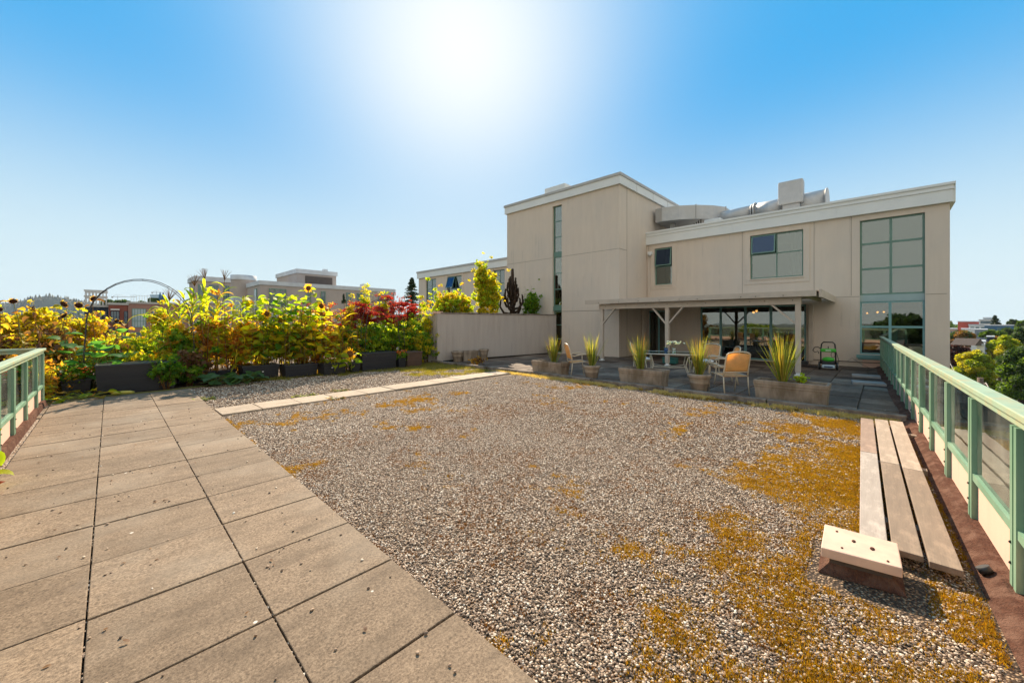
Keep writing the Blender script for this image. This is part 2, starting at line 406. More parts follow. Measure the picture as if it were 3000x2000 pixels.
# loose pebbles and moss -------------------------------------------------
def fbm(x, y, seed=0, oct=4):
    rs = np.random.default_rng(seed); out = np.zeros_like(x); amp = 1.0; tot = 0; fr = 1.0
    for _ in range(oct):
        tab = rs.random((64, 64)); X = x*fr; Y = y*fr
        xi = np.floor(X).astype(int); yi = np.floor(Y).astype(int); fx = X-xi; fy = Y-yi
        fx = fx*fx*(3-2*fx); fy = fy*fy*(3-2*fy)
        g = lambda a, b_: tab[a % 64, b_ % 64]
        v = (g(xi,yi)*(1-fx)+g(xi+1,yi)*fx)*(1-fy) + (g(xi,yi+1)*(1-fx)+g(xi+1,yi+1)*fx)*fy
        out += v*amp; tot += amp; amp *= .55; fr *= 2.1
    return out/tot
def moss_mask(x, y):
    """how mossy the gravel is: thick along the right railing, thin elsewhere"""
    n = fbm(x*1.3+11, y*1.3+5, 3); n2 = fbm(x*5, y*5, 5)
    d = x*FW.x + y*FW.y
    side = np.clip(1.3 - (y + .35) / 2.3, 0, 1)                 # near the right railing
    near = np.clip((4.1 - x)/1.6, 0, 1) * np.clip((2.0 - y)/1.2, 0, 1)
    kerb = np.clip((x - 8.1)/.55, 0, 1) * .95
    band = np.clip(1 - np.abs(y - 1.9 - .12*(x-4))/.8, 0, 1) * np.clip((x-3.5)/1, 0, 1) * .42
    pathedge = np.clip(1 - (x-1.3)/.12, 0, 1) * .65
    w_ = np.maximum.reduce([side*.94, near*1.04, kerb, band, pathedge, np.full_like(x, .31)])
    n3 = fbm(x*14, y*14, 8)
    return w_ + (n-.5)*1.35 + (n2-.5)*.9 + (n3-.5)*.45
def gravel_pts(n, zone):
    x0, x1, y0, y1 = zone; x = RNG.uniform(x0, x1, n); y = RNG.uniform(y0, y1, n); return x, y
def inst(name, P3, SC, mat, kind, extra=None):
    """one object: small stones or tufts instanced on points"""
    me = bpy.data.meshes.new(name); me.vertices.add(len(P3)); me.vertices.foreach_set('co', P3.astype(np.float32).ravel())
    a = me.attributes.new('sc', 'FLOAT_VECTOR', 'POINT'); a.data.foreach_set('vector', SC.astype(np.float32).ravel())
    rot = RNG.uniform(0, 6.283, (len(P3), 3)); 
    rot[:, :2] = RNG.normal(0, .35, (len(P3), 2))
    a = me.attributes.new('rt', 'FLOAT_VECTOR', 'POINT'); a.data.foreach_set('vector', rot.astype(np.float32).ravel())
    me.materials.append(mat)
    o = bpy.data.objects.new(name, me); COL.objects.link(o)
    g = bpy.data.node_groups.new(name, 'GeometryNodeTree')
    g.interface.new_socket('Geometry', in_out='INPUT', socket_type='NodeSocketGeometry'); g.interface.new_socket('Geometry', in_out='OUTPUT', socket_type='NodeSocketGeometry')
    gi = g.nodes.new('NodeGroupInput'); go = g.nodes.new('NodeGroupOutput')
    ip = g.nodes.new('GeometryNodeInstanceOnPoints'); g.links.new(gi.outputs[0], ip.inputs['Points'])
    ic = g.nodes.new('GeometryNodeMeshIcoSphere'); ic.inputs['Radius'].default_value = 1; ic.inputs['Subdivisions'].default_value = 2
    ss = g.nodes.new('GeometryNodeSetShadeSmooth'); g.links.new(ic.outputs[0], ss.inputs[0])
    sm = g.nodes.new('GeometryNodeSetMaterial'); sm.inputs['Material'].default_value = mat
    g.links.new(ss.outputs[0], sm.inputs[0]); g.links.new(sm.outputs[0], ip.inputs['Instance'])
    for nm, sk in (('sc','Scale'),('rt','Rotation')):
        na = g.nodes.new('GeometryNodeInputNamedAttribute'); na.data_type = 'FLOAT_VECTOR'; na.inputs['Name'].default_value = nm
        g.links.new(na.outputs[0], ip.inputs[sk])
    g.links.new(ip.outputs[0], go.inputs[0])
    md = o.modifiers.new('scatter', 'NODES'); md.node_group = g
    o['kind'] = 'stuff'
    return o
def pebble_mat():
    m, t, p, o = NT('pebble'); oi = node(t, 'ShaderNodeObjectInfo')
    col = ramp(t, oi.outputs['Random'], [(0,(.055,.036,.022)),(.22,(.145,.09,.054)),(.5,(.31,.205,.13)),(.72,(.48,.345,.23)),(.9,(.68,.55,.41)),(1,(.82,.75,.63))])
    f = noise(t, coords(t), 3, 3); col = mix(t, ramp(t, f, [(.4,(0,0,0)),(.7,(.4,.4,.4))]), col, (.25,.19,.15))
    t.links.new(col, p.inputs['Base Color']); p.inputs['Roughness'].default_value = .75; return m
M['pebble'] = pebble_mat()
def zone_keep(x, y):
    return (x > 1.30) & (x < 8.68) & (y > ry(x)+.08) & (y < 12.0) & ~((y > 8.03+.028*(x-1.3)) & (y < 8.73+.028*(x-1.3)) & (x < 8.55)) & ~((x>2.98)&(x<3.6)&(y>-.2)&(y<.36))
pts = []; scs = []
for (n, zone, r0, r1) in ((150000, (1.3, 4.6, -.4, 5.2), .0032, .0078), (95000, (4.6, 8.7, -.4, 8.0), .0055, .0105), (40000, (1.3, 4.6, 5.2, 8.1), .0055, .0105), (26000, (1.3, 8.7, 8.65, 12.0), .009, .015)):
    x, y = gravel_pts(n, zone); k = zone_keep(x, y) & (moss_mask(x, y) < 1.02 + RNG.normal(0,.20,len(x))); x = x[k]; y = y[k]
    r = RNG.uniform(r0, r1, len(x)); 
    pts.append(np.stack([x, y, r*.35 + RNG.uniform(0,.004,len(x))], 1)); scs.append(np.stack([r*RNG.uniform(.9,1.5,len(x)), r*RNG.uniform(.7,1.1,len(x)), r*RNG.uniform(.45,.8,len(x))], 1))
# pebbles in the slot beside the left railing, and strays in the joints
n = 5000; x = RNG.uniform(-.83,-.78,n); y = RNG.uniform(4,10,n); r = RNG.uniform(.009,.015,n)
pts.append(np.stack([x,y,.012+r*0],1)); scs.append(np.stack([r*1.2,r,r*.7],1))
for xj in (-.085,.6):
    n = 230; x = xj + RNG.normal(0,.007,n); y = RNG.uniform(1.5,9.5,n); r = RNG.uniform(.004,.008,n)
    pts.append(np.stack([x,y,.035+r*0],1)); scs.append(np.stack([r*1.2,r,r*.7],1))
n = 160; x = RNG.uniform(-.7,1.27,n); y = RNG.uniform(1.2,10,n); r = RNG.uniform(.005,.010,n)
pts.append(np.stack([x,y,.047+r*.3],1)); scs.append(np.stack([r*1.2,r,r*.6],1))
o = inst('gravel', np.concatenate(pts), np.concatenate(scs), M['pebble'], 'stuff'); tag(o, 'loose beige and grey round pebbles covering the flat roof', 'gravel', kind='stuff')

def tufts(name, x, y, mat, hgt, nb, spread, wid, z0=0.0):
    """many little upright blades around each point"""
    n = len(x); X = np.repeat(x, nb); Y = np.repeat(y, nb); H = np.repeat(hgt, nb) * RNG.uniform(.55, 1.15, n*nb)
    bx = X + RNG.normal(0, spread, n*nb); by = Y + RNG.normal(0, spread, n*nb)
    a = RNG.uniform(0, 6.283, n*nb); ln = RNG.uniform(.1, .75, n*nb) * H; w2 = wid * RNG.uniform(.6, 1.3, n*nb)
    la = RNG.uniform(0, 6.283, n*nb)
    V = np.zeros((n*nb, 3, 3)); V[:,0] = np.stack([bx-np.cos(a)*w2, by-np.sin(a)*w2, np.full(n*nb, z0)], 1)
    V[:,1] = np.stack([bx+np.cos(a)*w2, by+np.sin(a)*w2, np.full(n*nb, z0)], 1)
    V[:,2] = np.stack([bx+np.cos(la)*ln, by+np.sin(la)*ln, z0+H], 1)
    F_ = np.arange(n*nb*3).reshape(-1, 3)
    return npmesh(name, V.reshape(-1,3), F_, mat)
M['moss'] = leafm('moss', [(.10,.05,.008),(.28,.14,.008),(.38,.21,.010),(.22,.15,.010),(.48,.30,.02),(.20,.16,.015),(.32,.15,.01),(.12,.06,.015),(.26,.20,.02)], .35)
M['moss_rust'] = leafm('moss_rust', [(.07,.03,.012),(.15,.06,.015),(.22,.10,.015),(.11,.05,.01)], .3)
n = 330000; x = RNG.uniform(1.3, 8.72, n); y = RNG.uniform(-.42, 8.0, n); d = x*FW.x + y*FW.y
keep = zone_keep(x, y) & (moss_mask(x, y) + RNG.normal(0,.09,n) > .80) & (RNG.random(n) < np.clip(5.0/d, .15, 1)**1.6)
x, y, d = x[keep], y[keep], d[keep]
if len(x) > 75000: x, y, d = x[:75000], y[:75000], d[:75000]
hg = RNG.uniform(.008,.020,len(x)) * np.clip(d/4, .9, 1.7) * (.5 + 1.5*fbm(x*22, y*22, 41))
o = tufts('moss', x, y, M['moss'], hg, 11, .011, .0016*1.5); tag(o, 'golden brown moss growing through the gravel beside the right railing', 'moss', kind='stuff')
n = 60000; x = RNG.uniform(1.3, 7.5, n); y = RNG.uniform(.3, 5.5, n)
mk = fbm(x*2.6+40, y*2.6+2, 9) + (fbm(x*9, y*9, 12)-.5)*.6; d = x*FW.x+y*FW.y
k = zone_keep(x,y) & (mk > .54) & (RNG.random(n) < .6); x, y, d = x[k][:22000], y[k][:22000], d[k][:22000]
o = tufts('moss', x, y, M['moss_rust'], RNG.uniform(.008,.02,len(x)), 10, .010, .0022); tag(o, 'small rusty brown moss cushions scattered over the open gravel', 'moss', kind='stuff')
# pale dry stonecrop along the kerb and weeds
M['sedum'] = leafm('stonecrop', [(.55,.42,.22),(.42,.34,.10),(.62,.52,.34),(.35,.30,.05)], .35)
n = 5200; y = RNG.uniform(-.2, 9.0, n); x = 8.69 - np.abs(RNG.normal(0,.10,n)); k = fbm(x*3, y*3, 22) > .40; x, y = x[k], y[k]
o = tufts('stonecrop', x, y, M['sedum'], RNG.uniform(.03,.08,len(x)), 9, .012, .006); tag(o, 'pale dry stonecrop fringe growing along the patio kerb', 'ground cover', kind='stuff')
M['grass'] = leafm('weed_grass', [(.12,.16,.02),(.24,.22,.03),(.34,.26,.06),(.07,.11,.015),(.30,.20,.06)], .4)
n = 26000; x = RNG.uniform(2.5, 8.9, n); y = RNG.uniform(8.75, 12.6, n)
mk = fbm(x*1.2, y*1.2, 31) + np.clip((x-5.5)/4, 0, .42) + np.clip((y-11.0)/3,0,.45); k = (mk > .88) & (y > 8.8+.03*x) ; x, y = x[k][:7500], y[k][:7500]
o = tufts('weeds', x, y, M['grass'], RNG.uniform(.02,.13,len(x))*RNG.uniform(.5,1,len(x)), 8, .03, .003); tag(o, 'sunlit green and straw weeds between the slab walkway and the planters', 'ground cover', kind='stuff')
# ================================================================== MAIN BUILDING
def facade(mb, axis, c, a0, a1, z0, z1, ops, dep=.14):
    """wall skin on plane x=c (axis 'X', faces -x, a=y) or y=c (axis 'Y', faces -y, a=x) with openings (a,a,z,z) and their reveals"""
    us = sorted({a0, a1, *[v for o in ops for v in o[:2]]}); vs = sorted({z0, z1, *[v for o in ops for v in o[2:]]})
    pt = (lambda a, z, d=0: (c + d, a, z)) if axis == 'X' else (lambda a, z, d=0: (a, c + d, z))
    for i in range(len(us)-1):
        for j in range(len(vs)-1):
            ua, ub, va, vb = us[i], us[i+1], vs[j], vs[j+1]; mu, mv = (ua+ub)/2, (va+vb)/2
            if any(o[0] < mu < o[1] and o[2] < mv < o[3] for o in ops): continue
            q = [pt(ua,va), pt(ub,va), pt(ub,vb), pt(ua,vb)]
            mb.add(q if axis == 'Y' else q[::-1], [(0,1,2,3)])
    for (p, q, r, s) in ops:
        mb.add([pt(p,r),pt(q,r),pt(q,r,dep),pt(p,r,dep)], [(0,1,2,3)]); mb.add([pt(p,s),pt(q,s),pt(q,s,dep),pt(p,s,dep)], [(0,3,2,1)])
        mb.add([pt(p,r),pt(p,s),pt(p,s,dep),pt(p,r,dep)], [(0,1,2,3)]); mb.add([pt(q,r),pt(q,s),pt(q,s,dep),pt(q,r,dep)], [(0,3,2,1)])
def bx(mb, axis, c0, c1, a0, a1, z0, z1):
    if axis == 'X': mb.box(c0, c1, a0, a1, z0, z1)
    else: mb.box(a0, a1, c0, c1, z0, z1)
def window(parent, axis, c, a0, a1, z0, z1, cols=(), rows=(), fw=.05, mat=None, glass=None, back=None, skip=None, curtain=None, set_=.09, mw=None, name='window'):
    """frame with mullions; sub-parts pane and blind/curtain"""
    f = MB(); d0 = c + set_; d1 = d0 + .05; mw = mw or fw*.8
    bx(f, axis, d0, d1, a0, a0+fw, z0, z1); bx(f, axis, d0, d1, a1-fw, a1, z0, z1)
    bx(f, axis, d0, d1, a0+fw, a1-fw, z0, z0+fw); bx(f, axis, d0, d1, a0+fw, a1-fw, z1-fw, z1)
    for u in cols: bx(f, axis, d0-.006, d1, u-mw/2, u+mw/2, z0+fw, z1-fw)
    edges = [a0+fw] + [u for u in cols] + [a1-fw]
    for v in rows:
        for i in range(len(edges)-1):
            l = edges[i] + (mw/2 if i else 0); r = edges[i+1] - (mw/2 if i < len(edges)-2 else 0)
            bx(f, axis, d0, d1-.004, l, r, v-mw/2, v+mw/2)
    fr = f.build(name, mat or M['teal'], parent)
    g = MB()
    bx(g, axis, d0+.020, d0+.026, a0+fw*.6, a1-fw*.6, z0+fw*.6, z1-fw*.6)
    g.build('pane', glass or M['glass'], fr)
    if back:
        k = MB(); bx(k, axis, d1+.10, d1+.12, a0-.02, a1+.02, z0-.02, z1+.02); k.build('blind', back, fr)
    if curtain:
        k = MB(); u0, u1 = curtain; n = 40; vs = []; 
        for i in range(n+1):
            u = u0 + (u1-u0)*i/n; dd = d1 + .14 + .03*math.sin(i*1.3) + .01*math.sin(i*3.1)
            for z in (z0-.02, z1+.02): vs.append((dd, u, z) if axis == 'X' else (u, dd, z))
        k.add(vs, [(2*i, 2*i+2, 2*i+3, 2*i+1) for i in range(n)], True); k.build('curtain', M['curtain'], fr)
    return fr
M['curtain'] = leafm('curtain_cloth', [(.62,.66,.72)], .3, .9)
M['glass_dark'] = glassm('dark_pane_glass', (.30,.30,.24), .16)  # darker, browner tint than the other window panes
M['fr_light'] = pm('teal_paint_light', (.17,.36,.36), (.14,.30,.30), 4, .5)
M['seam'] = pm('panel_joint', (.20,.17,.14), None, 5, .9)
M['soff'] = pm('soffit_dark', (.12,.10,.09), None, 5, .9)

bld = thing('apartment_building', 'beige stucco apartment block with stair tower and teal windows behind the patio', 'building', (18.5, 8, 0))
XF, XT, XL = 18.5, 15.7, 18.8
# ---- right wing -------------------------------------------------
y = lambda px: facY(px, XF)
W1 = (7.20, 8.05, 3.40, 5.18); W2 = (2.19, 3.97, 3.38, 5.18); W3 = (-1.02, .57, 2.55, 5.20); W3b = (-1.02, .57, .46, 2.32)
DR = (2.10, 5.95, .03, 2.28); D1 = (7.35, 8.40, .03, 2.16)
wl = MB(); facade(wl, 'X', XF, -1.5, 8.45, 0, 5.40, [W1, W2, (-1.02, .57, .46, 5.20), DR, D1])
wl.box(18.5, 30, -1.56, -1.5, -14, 5.4)           # end wall towards the street
wl.box(18.44, 18.5, -1.56, -1.5, -14, 0)
wl.add([(18.46,-1.56,-14),(18.46,-1.2,-14),(18.46,-1.2,0),(18.46,-1.56,0)], [(0,3,2,1)])
wl.build('wall', M['stucco'], bld)
# slightly proud surrounds
for (a, b, c_, d), (l, r, dn, up) in ((W1, (.19,.19,.20,.16)), (W2, (.20,.20,.22,.18))):
    sr = MB()
    X0, X1 = XF-.022, XF-.001
    sr.box(X0, X1, a-l, a-.001, c_-dn, 5.399); sr.box(X0, X1, b+.001, b+r, c_-dn, 5.399)
    sr.box(X0, X1, a-.001, b+.001, c_-dn, c_-.001); sr.box(X0, X1, a-.001, b+.001, d+.001, 5.399)
    sr.box(XF-.06, X0, a-.03, b+.03, c_-.05, c_-.02)
    sr.build('window_surround', M['stucco'], bld)
# joint lines between stucco panels
J_ = lambda *a: MB().box(*a).build('panel_joint', M['seam'], bld)
for ya in (8.36, 1.86, 4.26, .80): J_(XF-.004, XF-.001, ya-.005, ya+.005, 2.55, 5.4)
J_(XF-.004, XF-.001, .58, 2.0, 2.50, 2.512); J_(XF-.004, XF-.001, -1.5, -1.03, 2.50, 2.512)
J_(XF-.03, XF-.001, -1.02, 1.9, .16, .19)
# fascia band
fb = MB(); fb.box(18.38, 18.5, -1.62, 8.45, 5.40, 5.80); fb.box(18.5, 31, -1.68, -1.56, 5.40, 5.80)
fb.build('fascia', M['fascia'], bld)
fc = MB(); fc.box(18.35, 18.62, -1.65, 8.449, 5.80, 5.84); fc.box(18.33, 18.70, -1.67, 8.448, 5.94, 6.02); fc.box(18.37, 18.6, -1.63, 8.447, 5.84, 5.94)
for yy in (1.2, 4.6, 7.9): fc.box(18.372, 18.38, yy-.008, yy+.008, 5.40, 5.80)
fc.box(18.7, 31, -1.70, -1.4, 5.80, 6.02)
fc.build('coping', M['fascia'], bld)
rf = MB(); rf.box(18.62, 31, -1.4, 8.4, 5.55, 5.7); rf.build('roof', M['cap'], bld)
# inside: floors, back wall
it = MB(); it.box(18.75, 23.5, -1.4, 8.4, 2.38, 2.5); it.box(23.5, 23.6, -1.4, 8.4, 0, 5.5); it.box(18.75, 23.5, 6.15, 6.3, 0, 5.5); it.box(18.75,23.5,.95,1.1,0,2.38)
it.box(18.75, 23.5, -1.4, 8.4, -.1, .02)
it.build('interior', M['room'], bld)
# windows
window(bld, 'X', XF, *W1, rows=(4.28,), back=None, curtain=(7.2, 7.65))
window(bld, 'X', XF, *W2, cols=(3.06,), rows=(4.38,), curtain=(2.2, 2.62))
window(bld, 'X', XF, *W3, cols=(-.22,), rows=(4.36, 3.47), back=M['blind'], fw=.055, mw=.07)
window(bld, 'X', XF, *W3b, cols=(-.20,), rows=(1.43,), fw=.05, mat=M['fr_light'], glass=M['glass_dark'], mw=.07)
sb = MB(); sb.box(XF+.075, XF+.13, -1.02, .57, 2.321, 2.549); sb.build('spandrel', pm('pale_spandrel', (.33,.43,.42), (.27,.37,.37), 2, .5), bld)
sb = MB(); sb.box(XF-.09, XF-.005, -1.0, .66, .33, .44); sb.box(XF-.06, XF-.006, -.98, .62, .28, .33); sb.build('window_sill', M['fr_light'], bld)
sb = MB(); sb.box(XF-.012, XF-.002, -1.0, .50, .0, .28); sb.build('sill_panel', M['pink'], bld)
# open awning sashes of W1 and W2 (top left lights, hinged at the top)
def sash(ya, yb, za, zb, tilt=.13):
    s_ = MB(); fw = .045
    def q(yy, zz, off=0):   # point on the tilted sash
        t = (zb - zz); return (XF + .05 - t*math.sin(tilt) - off, yy, zb - t*math.cos(tilt))
    def strip(p0, p1, p2, p3):
        A = [q(*p) for p in (p0,p1,p2,p3)]; B_ = [q(*p, .035) for p in (p0,p1,p2,p3)]
        s_.add(A+B_, [(0,1,2,3),(4,7,6,5),(0,4,5,1),(1,5,6,2),(2,6,7,3),(3,7,4,0)])
    strip((ya,za),(ya+fw,za),(ya+fw,zb),(ya,zb)); strip((yb-fw,za),(yb,za),(yb,zb),(yb-fw,zb))
    strip((ya+fw,za),(yb-fw,za),(yb-fw,za+fw),(ya+fw,za+fw)); strip((ya+fw,zb-fw),(yb-fw,zb-fw),(yb-fw,zb),(ya+fw,zb))
    o = s_.build('open_sash', M['teal'], bld)
    g = MB(); g.add([q(ya+fw,za+fw,.02), q(yb-fw,za+fw,.02), q(yb-fw,zb-fw,.02), q(ya+fw,zb-fw,.02)], [(0,3,2,1)]); g.build('pane', M['glass_sash'], o)
    h = MB(); ym = (ya+yb)/2; h.tube([(XF+.08, ym-.12, za+.05), (XF-.02, ym-.12, za+.1), (XF-.02, ym+.12, za+.1), (XF+.08, ym+.12, za+.05)], .008, 5); h.build('stay', M['fascia'], o)
M['glass_sash'] = glassm('sash_glass_sky_tint', (.03,.06,.11), .12, gcol=(.30,.45,.75))  # blue reflection of the higher sky is put into the glass colour
sash(7.24, 8.01, 4.31, 5.15); sash(3.09, 3.93, 4.40, 5.15)
# patio doors
dd = window(bld, 'X', XF, *DR, cols=(3.26, 4.17, 5.12), fw=.07, mat=M['fr_light'], glass=M['glass_dark'], mw=.09, name='sliding_door')
for yy in (4.22, 3.31): MB().box(XF+.055, XF+.09, yy, yy+.03, .95, 1.15).build('handle', M['dark'], dd)
d2 = window(bld, 'X', XF, *D1, cols=(8.0-.12,), fw=.07, mat=M['fr_light'], glass=M['glass_dark'], mw=.08, name='sliding_door')
# warm lamps seen inside
def emis(name, c, s):
    m, t, p, o = NT(name); e = node(t, 'ShaderNodeEmission'); e.inputs[0].default_value = (*c,1); e.inputs[1].default_value = s
    t.links.new(e.outputs[0], o.inputs[0]); return m
M['lamp'] = emis('lamp_glow', (1,.45,.15), 9)
for c_, r_ in (((20.5, 4.15, 2.1), .05), ((20.9, 4.35, 2.05), .05), ((19.6, .40, 1.93), .03), ((19.6, .12, 1.96), .03), ((19.8,-.05,1.97),.03)): MB().ball(c_, r_).build('ceiling_lamp', M['lamp'], bld)
# interior furniture hints: picture and curtain behind the big lower window
MB().box(21.0, 21.05, -1.3, .0, 1.0, 2.1).build('wall_picture', M['blind'], bld); MB().box(20.6, 20.9, 3.0, 3.9, .9, 1.5).build('wall_picture', M['blind'], bld)

# ---- stair tower --------------------------------------------------
TW = [(11.60, 12.18, 5.12, 7.50), (11.60, 12.18, 2.42, 4.92)]
tw = MB(); facade(tw, 'X', XT, 8.45, 15.45, 0, 7.73, [(11.60, 12.18, .05, 7.50)], .20)
tw.box(15.701, 23.2, 8.45, 8.55, 0, 7.73); tw.box(15.7+.3, 23.2, 15.35, 15.45, 0, 7.73); tw.box(23.1, 23.2, 8.55, 15.35, 0, 7.73)
tw.box(15.702, 16.0, 15.35, 15.45, 0, 7.73)
tw.build('wall', M['stucco'], bld)
J_(XT-.004, XT-.001, 8.45, 11.58, 4.87, 4.882); J_(XT-.004, XT-.001, 12.2, 15.45, 4.87, 4.882); J_(XT-.004, XT-.001, 8.45, 11.58, 2.12, 2.14)
J_(16.42, 16.432, 8.443, 8.449, 0, 7.73); J_(XT, 16.42, 8.443, 8.449, 4.87, 4.882)
fb = MB(); fb.box(15.60, 15.7, 8.35, 15.55, 7.73, 8.10); fb.box(15.7, 23.3, 8.35, 8.45, 7.73, 8.10); fb.box(15.7, 23.3, 15.45, 15.55, 7.73, 8.1); fb.box(23.2,23.3,8.45,15.45,7.73,8.1); fb.build('fascia', M['fascia'], bld)
fc = MB(); fc.box(15.56, 15.85, 8.31, 15.59, 8.10, 8.22); fc.box(15.85, 23.34, 8.31, 8.6, 8.10, 8.22); fc.box(15.85, 23.34, 15.3, 15.59, 8.1, 8.22); fc.box(23.1,23.34,8.6,15.3,8.1,8.22)
for xx in (17.2, 19.0, 20.8): fc.box(xx, xx+.015, 8.343, 8.35, 7.73, 8.10)
fc.build('coping', M['cap'], bld)
rf = MB(); rf.box(15.8, 23.2, 8.55, 15.4, 7.85, 8.0); rf.build('roof', M['cap'], bld)
rh = MB(); rh.box(15.75, 16.9, 11.45, 12.75, 8.0, 8.56); rh.build('roof_hatch', M['fascia'], bld, bevel=.03)
window(bld, 'X', XT, *TW[0], rows=(6.72, 5.92), set_=.10)
window(bld, 'X', XT, *TW[1], rows=(4.08, 3.27), set_=.10)
sb = MB(); sb.box(XT+.08, XT+.16, 11.60, 12.18, 4.92, 5.12); sb.build('spandrel', M['teal'], bld); sb = MB(); sb.box(XT+.05, XT+.16, 11.60, 12.18, 2.17, 2.42); sb.build('spandrel', M['teal'], bld)
window(bld, 'X', XT, 11.60, 12.18, .05, 2.15, rows=(1.45, .75), set_=.14, mat=M['teal'], glass=M['glass_dark'], name='tower_door')
it = MB(); it.box(15.95, 17.3, 11.3, 12.5, 2.17, 2.42); it.box(17.3, 17.4, 10.9, 12.9, 0, 7.7); it.build('interior', M['room'], bld)
# ---- left wing ------------------------------------------------------
L1 = (26.8, 28.3, 2.6, 5.22); L2 = (23.4, 25.25, 3.42, 5.22); L3 = (18.7, 19.9, 3.36, 5.24); L4 = (18.7, 19.9, 0.4, 2.4)
lw = MB(); facade(lw, 'X', XL, 15.45, 29.4, 0, 5.40, [L1, L2, L3], .14); lw.box(18.801, 30, 29.3, 29.4, 0, 5.4); lw.build('wall', M['stucco'], bld)
fb = MB(); fb.box(18.68, 18.8, 15.55, 29.5, 5.40, 5.85); fb.build('fascia', M['fascia'], bld)
fc = MB(); fc.box(18.64, 18.95, 15.6, 29.54, 5.85, 6.0); fc.box(18.95, 30, 29.2, 29.54, 5.4, 6.0); fc.build('coping', M['cap'], bld)
rf = MB(); rf.box(18.95, 30, 15.45, 29.2, 5.5, 5.7); rf.build('roof', M['cap'], bld)
window(bld, 'X', XL, *L1, cols=(27.5,), rows=(4.4, 3.55), back=M['blind'])
window(bld, 'X', XL, *L2, cols=(24.25,), rows=(4.25,), back=M['blind'])
window(bld, 'X', XL, *L3, cols=(19.3,), rows=(4.3,), back=M['blind'])
s2 = MB(); XF_s = XF
XF = XL; sash(24.3, 25.2, 4.28, 5.18, .3); XF = XF_s
for (a, b, c_, d) in (L2, L3):
    sr = MB()
    sr.box(XL-.03, XL-.001, a-.25, a, c_-.25, 5.399); sr.box(XL-.03, XL-.001, b, b+.3, c_-.25, 5.399); sr.box(XL-.03, XL-.001, a, b, c_-.25, c_-.001); sr.build('window_surround', M['stucco'], bld)
# down pipes
dp = MB(); dp.tube([(XF-.035, 8.33, .15), (XF-.035, 8.33, 4.85)], .03, 8); dp.build('downpipe', M['stucco'], bld); dp = MB(); dp.tube([(17.9, 8.38, 0.1),(17.9, 8.38, 2.2)], .05, 10); dp.build('downpipe', M['stucco'], bld)
dp = MB(); dp.box(XF-.16, XF-.02, 1.88, 2.02, .12, 2.25); dp.build('downpipe', M['wood'], bld, bevel=.01)
# wall lamp
wlm = MB(); wlm.box(XF-.16, XF-.02, 8.14, 8.34, 4.92, 5.06); wlm.ball((XF-.10, 8.24, 4.90), .08, 10, 6, (1,1,.7)); wlm.build('wall_lamp', M['fascia'], bld, bevel=.015)
wlm = MB(); wlm.box(20.3, 20.5, 8.2, 8.34, 7.0, 7.14); wlm.build('wall_lamp', M['dark'], bld, bevel=.01)

# ---- pergola ----------------------------------------------------------
pg = thing('pergola', 'painted timber patio roof on three braced posts in front of the glass doors', 'pergola', (14.0, 5, 0))
posts = (8.30, 5.62, 1.78)
for yy in posts:
    p_ = MB(); p_.box(13.94, 14.07, yy-.065, yy+.065, .12, 2.12); po = p_.build('post', M['wood'], pg, bevel=.006)
    p_ = MB(); p_.box(13.93, 14.08, yy-.08, yy+.08, .02, .05); p_.box(13.97, 14.04, yy-.05, yy+.05, .05, .12); p_.build('post_base', M['fascia'], po)
def brace(y0, y1): 
    p_ = MB(); p_.bar((14.005, y0, 1.55), (14.005, y1, 2.14), .05, .10, (1,0,0)); p_.build('brace', M['wood'], pg, bevel=.004)
brace(8.24, 7.72); brace(5.68, 6.18); brace(5.56, 5.06); brace(1.84, 2.45)
bm = MB(); bm.box(13.93, 14.08, 1.70, 8.40, 2.12, 2.33); bm.build('beam', M['wood'], pg, bevel=.005)
bm = MB()
v = [(13.70,1.30),(13.75,1.30)]
bm.box(13.72, 13.77, 1.33, 8.95, 2.33, 2.50); bm.build('front_board', M['wood'], pg, bevel=.004)
for yy in np.arange(1.65, 8.4, .62): MB().box(13.77, 18.42, yy-.02, yy+.02, 2.332, 2.47).build('rafter', M['wood'], pg)
rb = MB(); rb.box(13.77, 18.43, 1.30, 8.42, 2.471, 2.50); rb.box(13.77, 15.66, 8.42, 8.93, 2.471, 2.499); rb.box(13.77, 18.43, 1.22, 1.28, 2.30, 2.52); rb.build('roof_boards', M['wood'], pg)
for yy in (1.9, 2.6, 3.0, 4.3, 4.9, 5.6, 6.4, 7.2, 8.1):
    MB().ball((13.925, yy, 2.24), .014, 6, 4).build('bolt', M['dark'], pg); MB().ball((13.715, yy+.2, 2.38), .014, 6, 4).build('bolt', M['dark'], pg)

# ---- rooftop plant ----------------------------------------------------
M['steel'] = pm('galvanised_steel', (.50,.50,.49), (.40,.41,.42), 4, .5, metal=.3, c3=(.44,.43,.41))
o_ = P(1935, 655, 22)
du = thing('curved_duct', 'round edged galvanised plenum box beside the stair tower on the roof', 'air duct', (19.6, 8.2, 6))
m_ = MB(); prof = []
cc = (21.9, 5.9); r0 = 2.35; pts_ = []
pl = [(19.15, 8.3), (19.1, 7.95), (19.35, 7.2), (19.8, 6.55), (20.5, 5.95), (21.2, 5.6), (22.6, 5.6), (22.6, 8.3)]
m_.prism(pl, 6.62, 7.32); m_.build('casing', M['steel'], du, bevel=.02)
for (a, b_) in pl[1:6:2]: MB().box(a-.02, a+.02, b_-.02, b_+.02, 6.6, 7.35).build('seam', M['cap'], du)
MB().box(19.8, 20.0, 7.6, 7.8, 5.7, 6.6).build('support', M['steel'], du); MB().box(21.5,21.7,6.2,6.4,5.7,6.6).build('support', M['steel'], du)
du = thing('ventilation_duct', 'long flanged galvanised duct running along the roof beyond the fascia', 'air duct', (20.5, 3, 6))
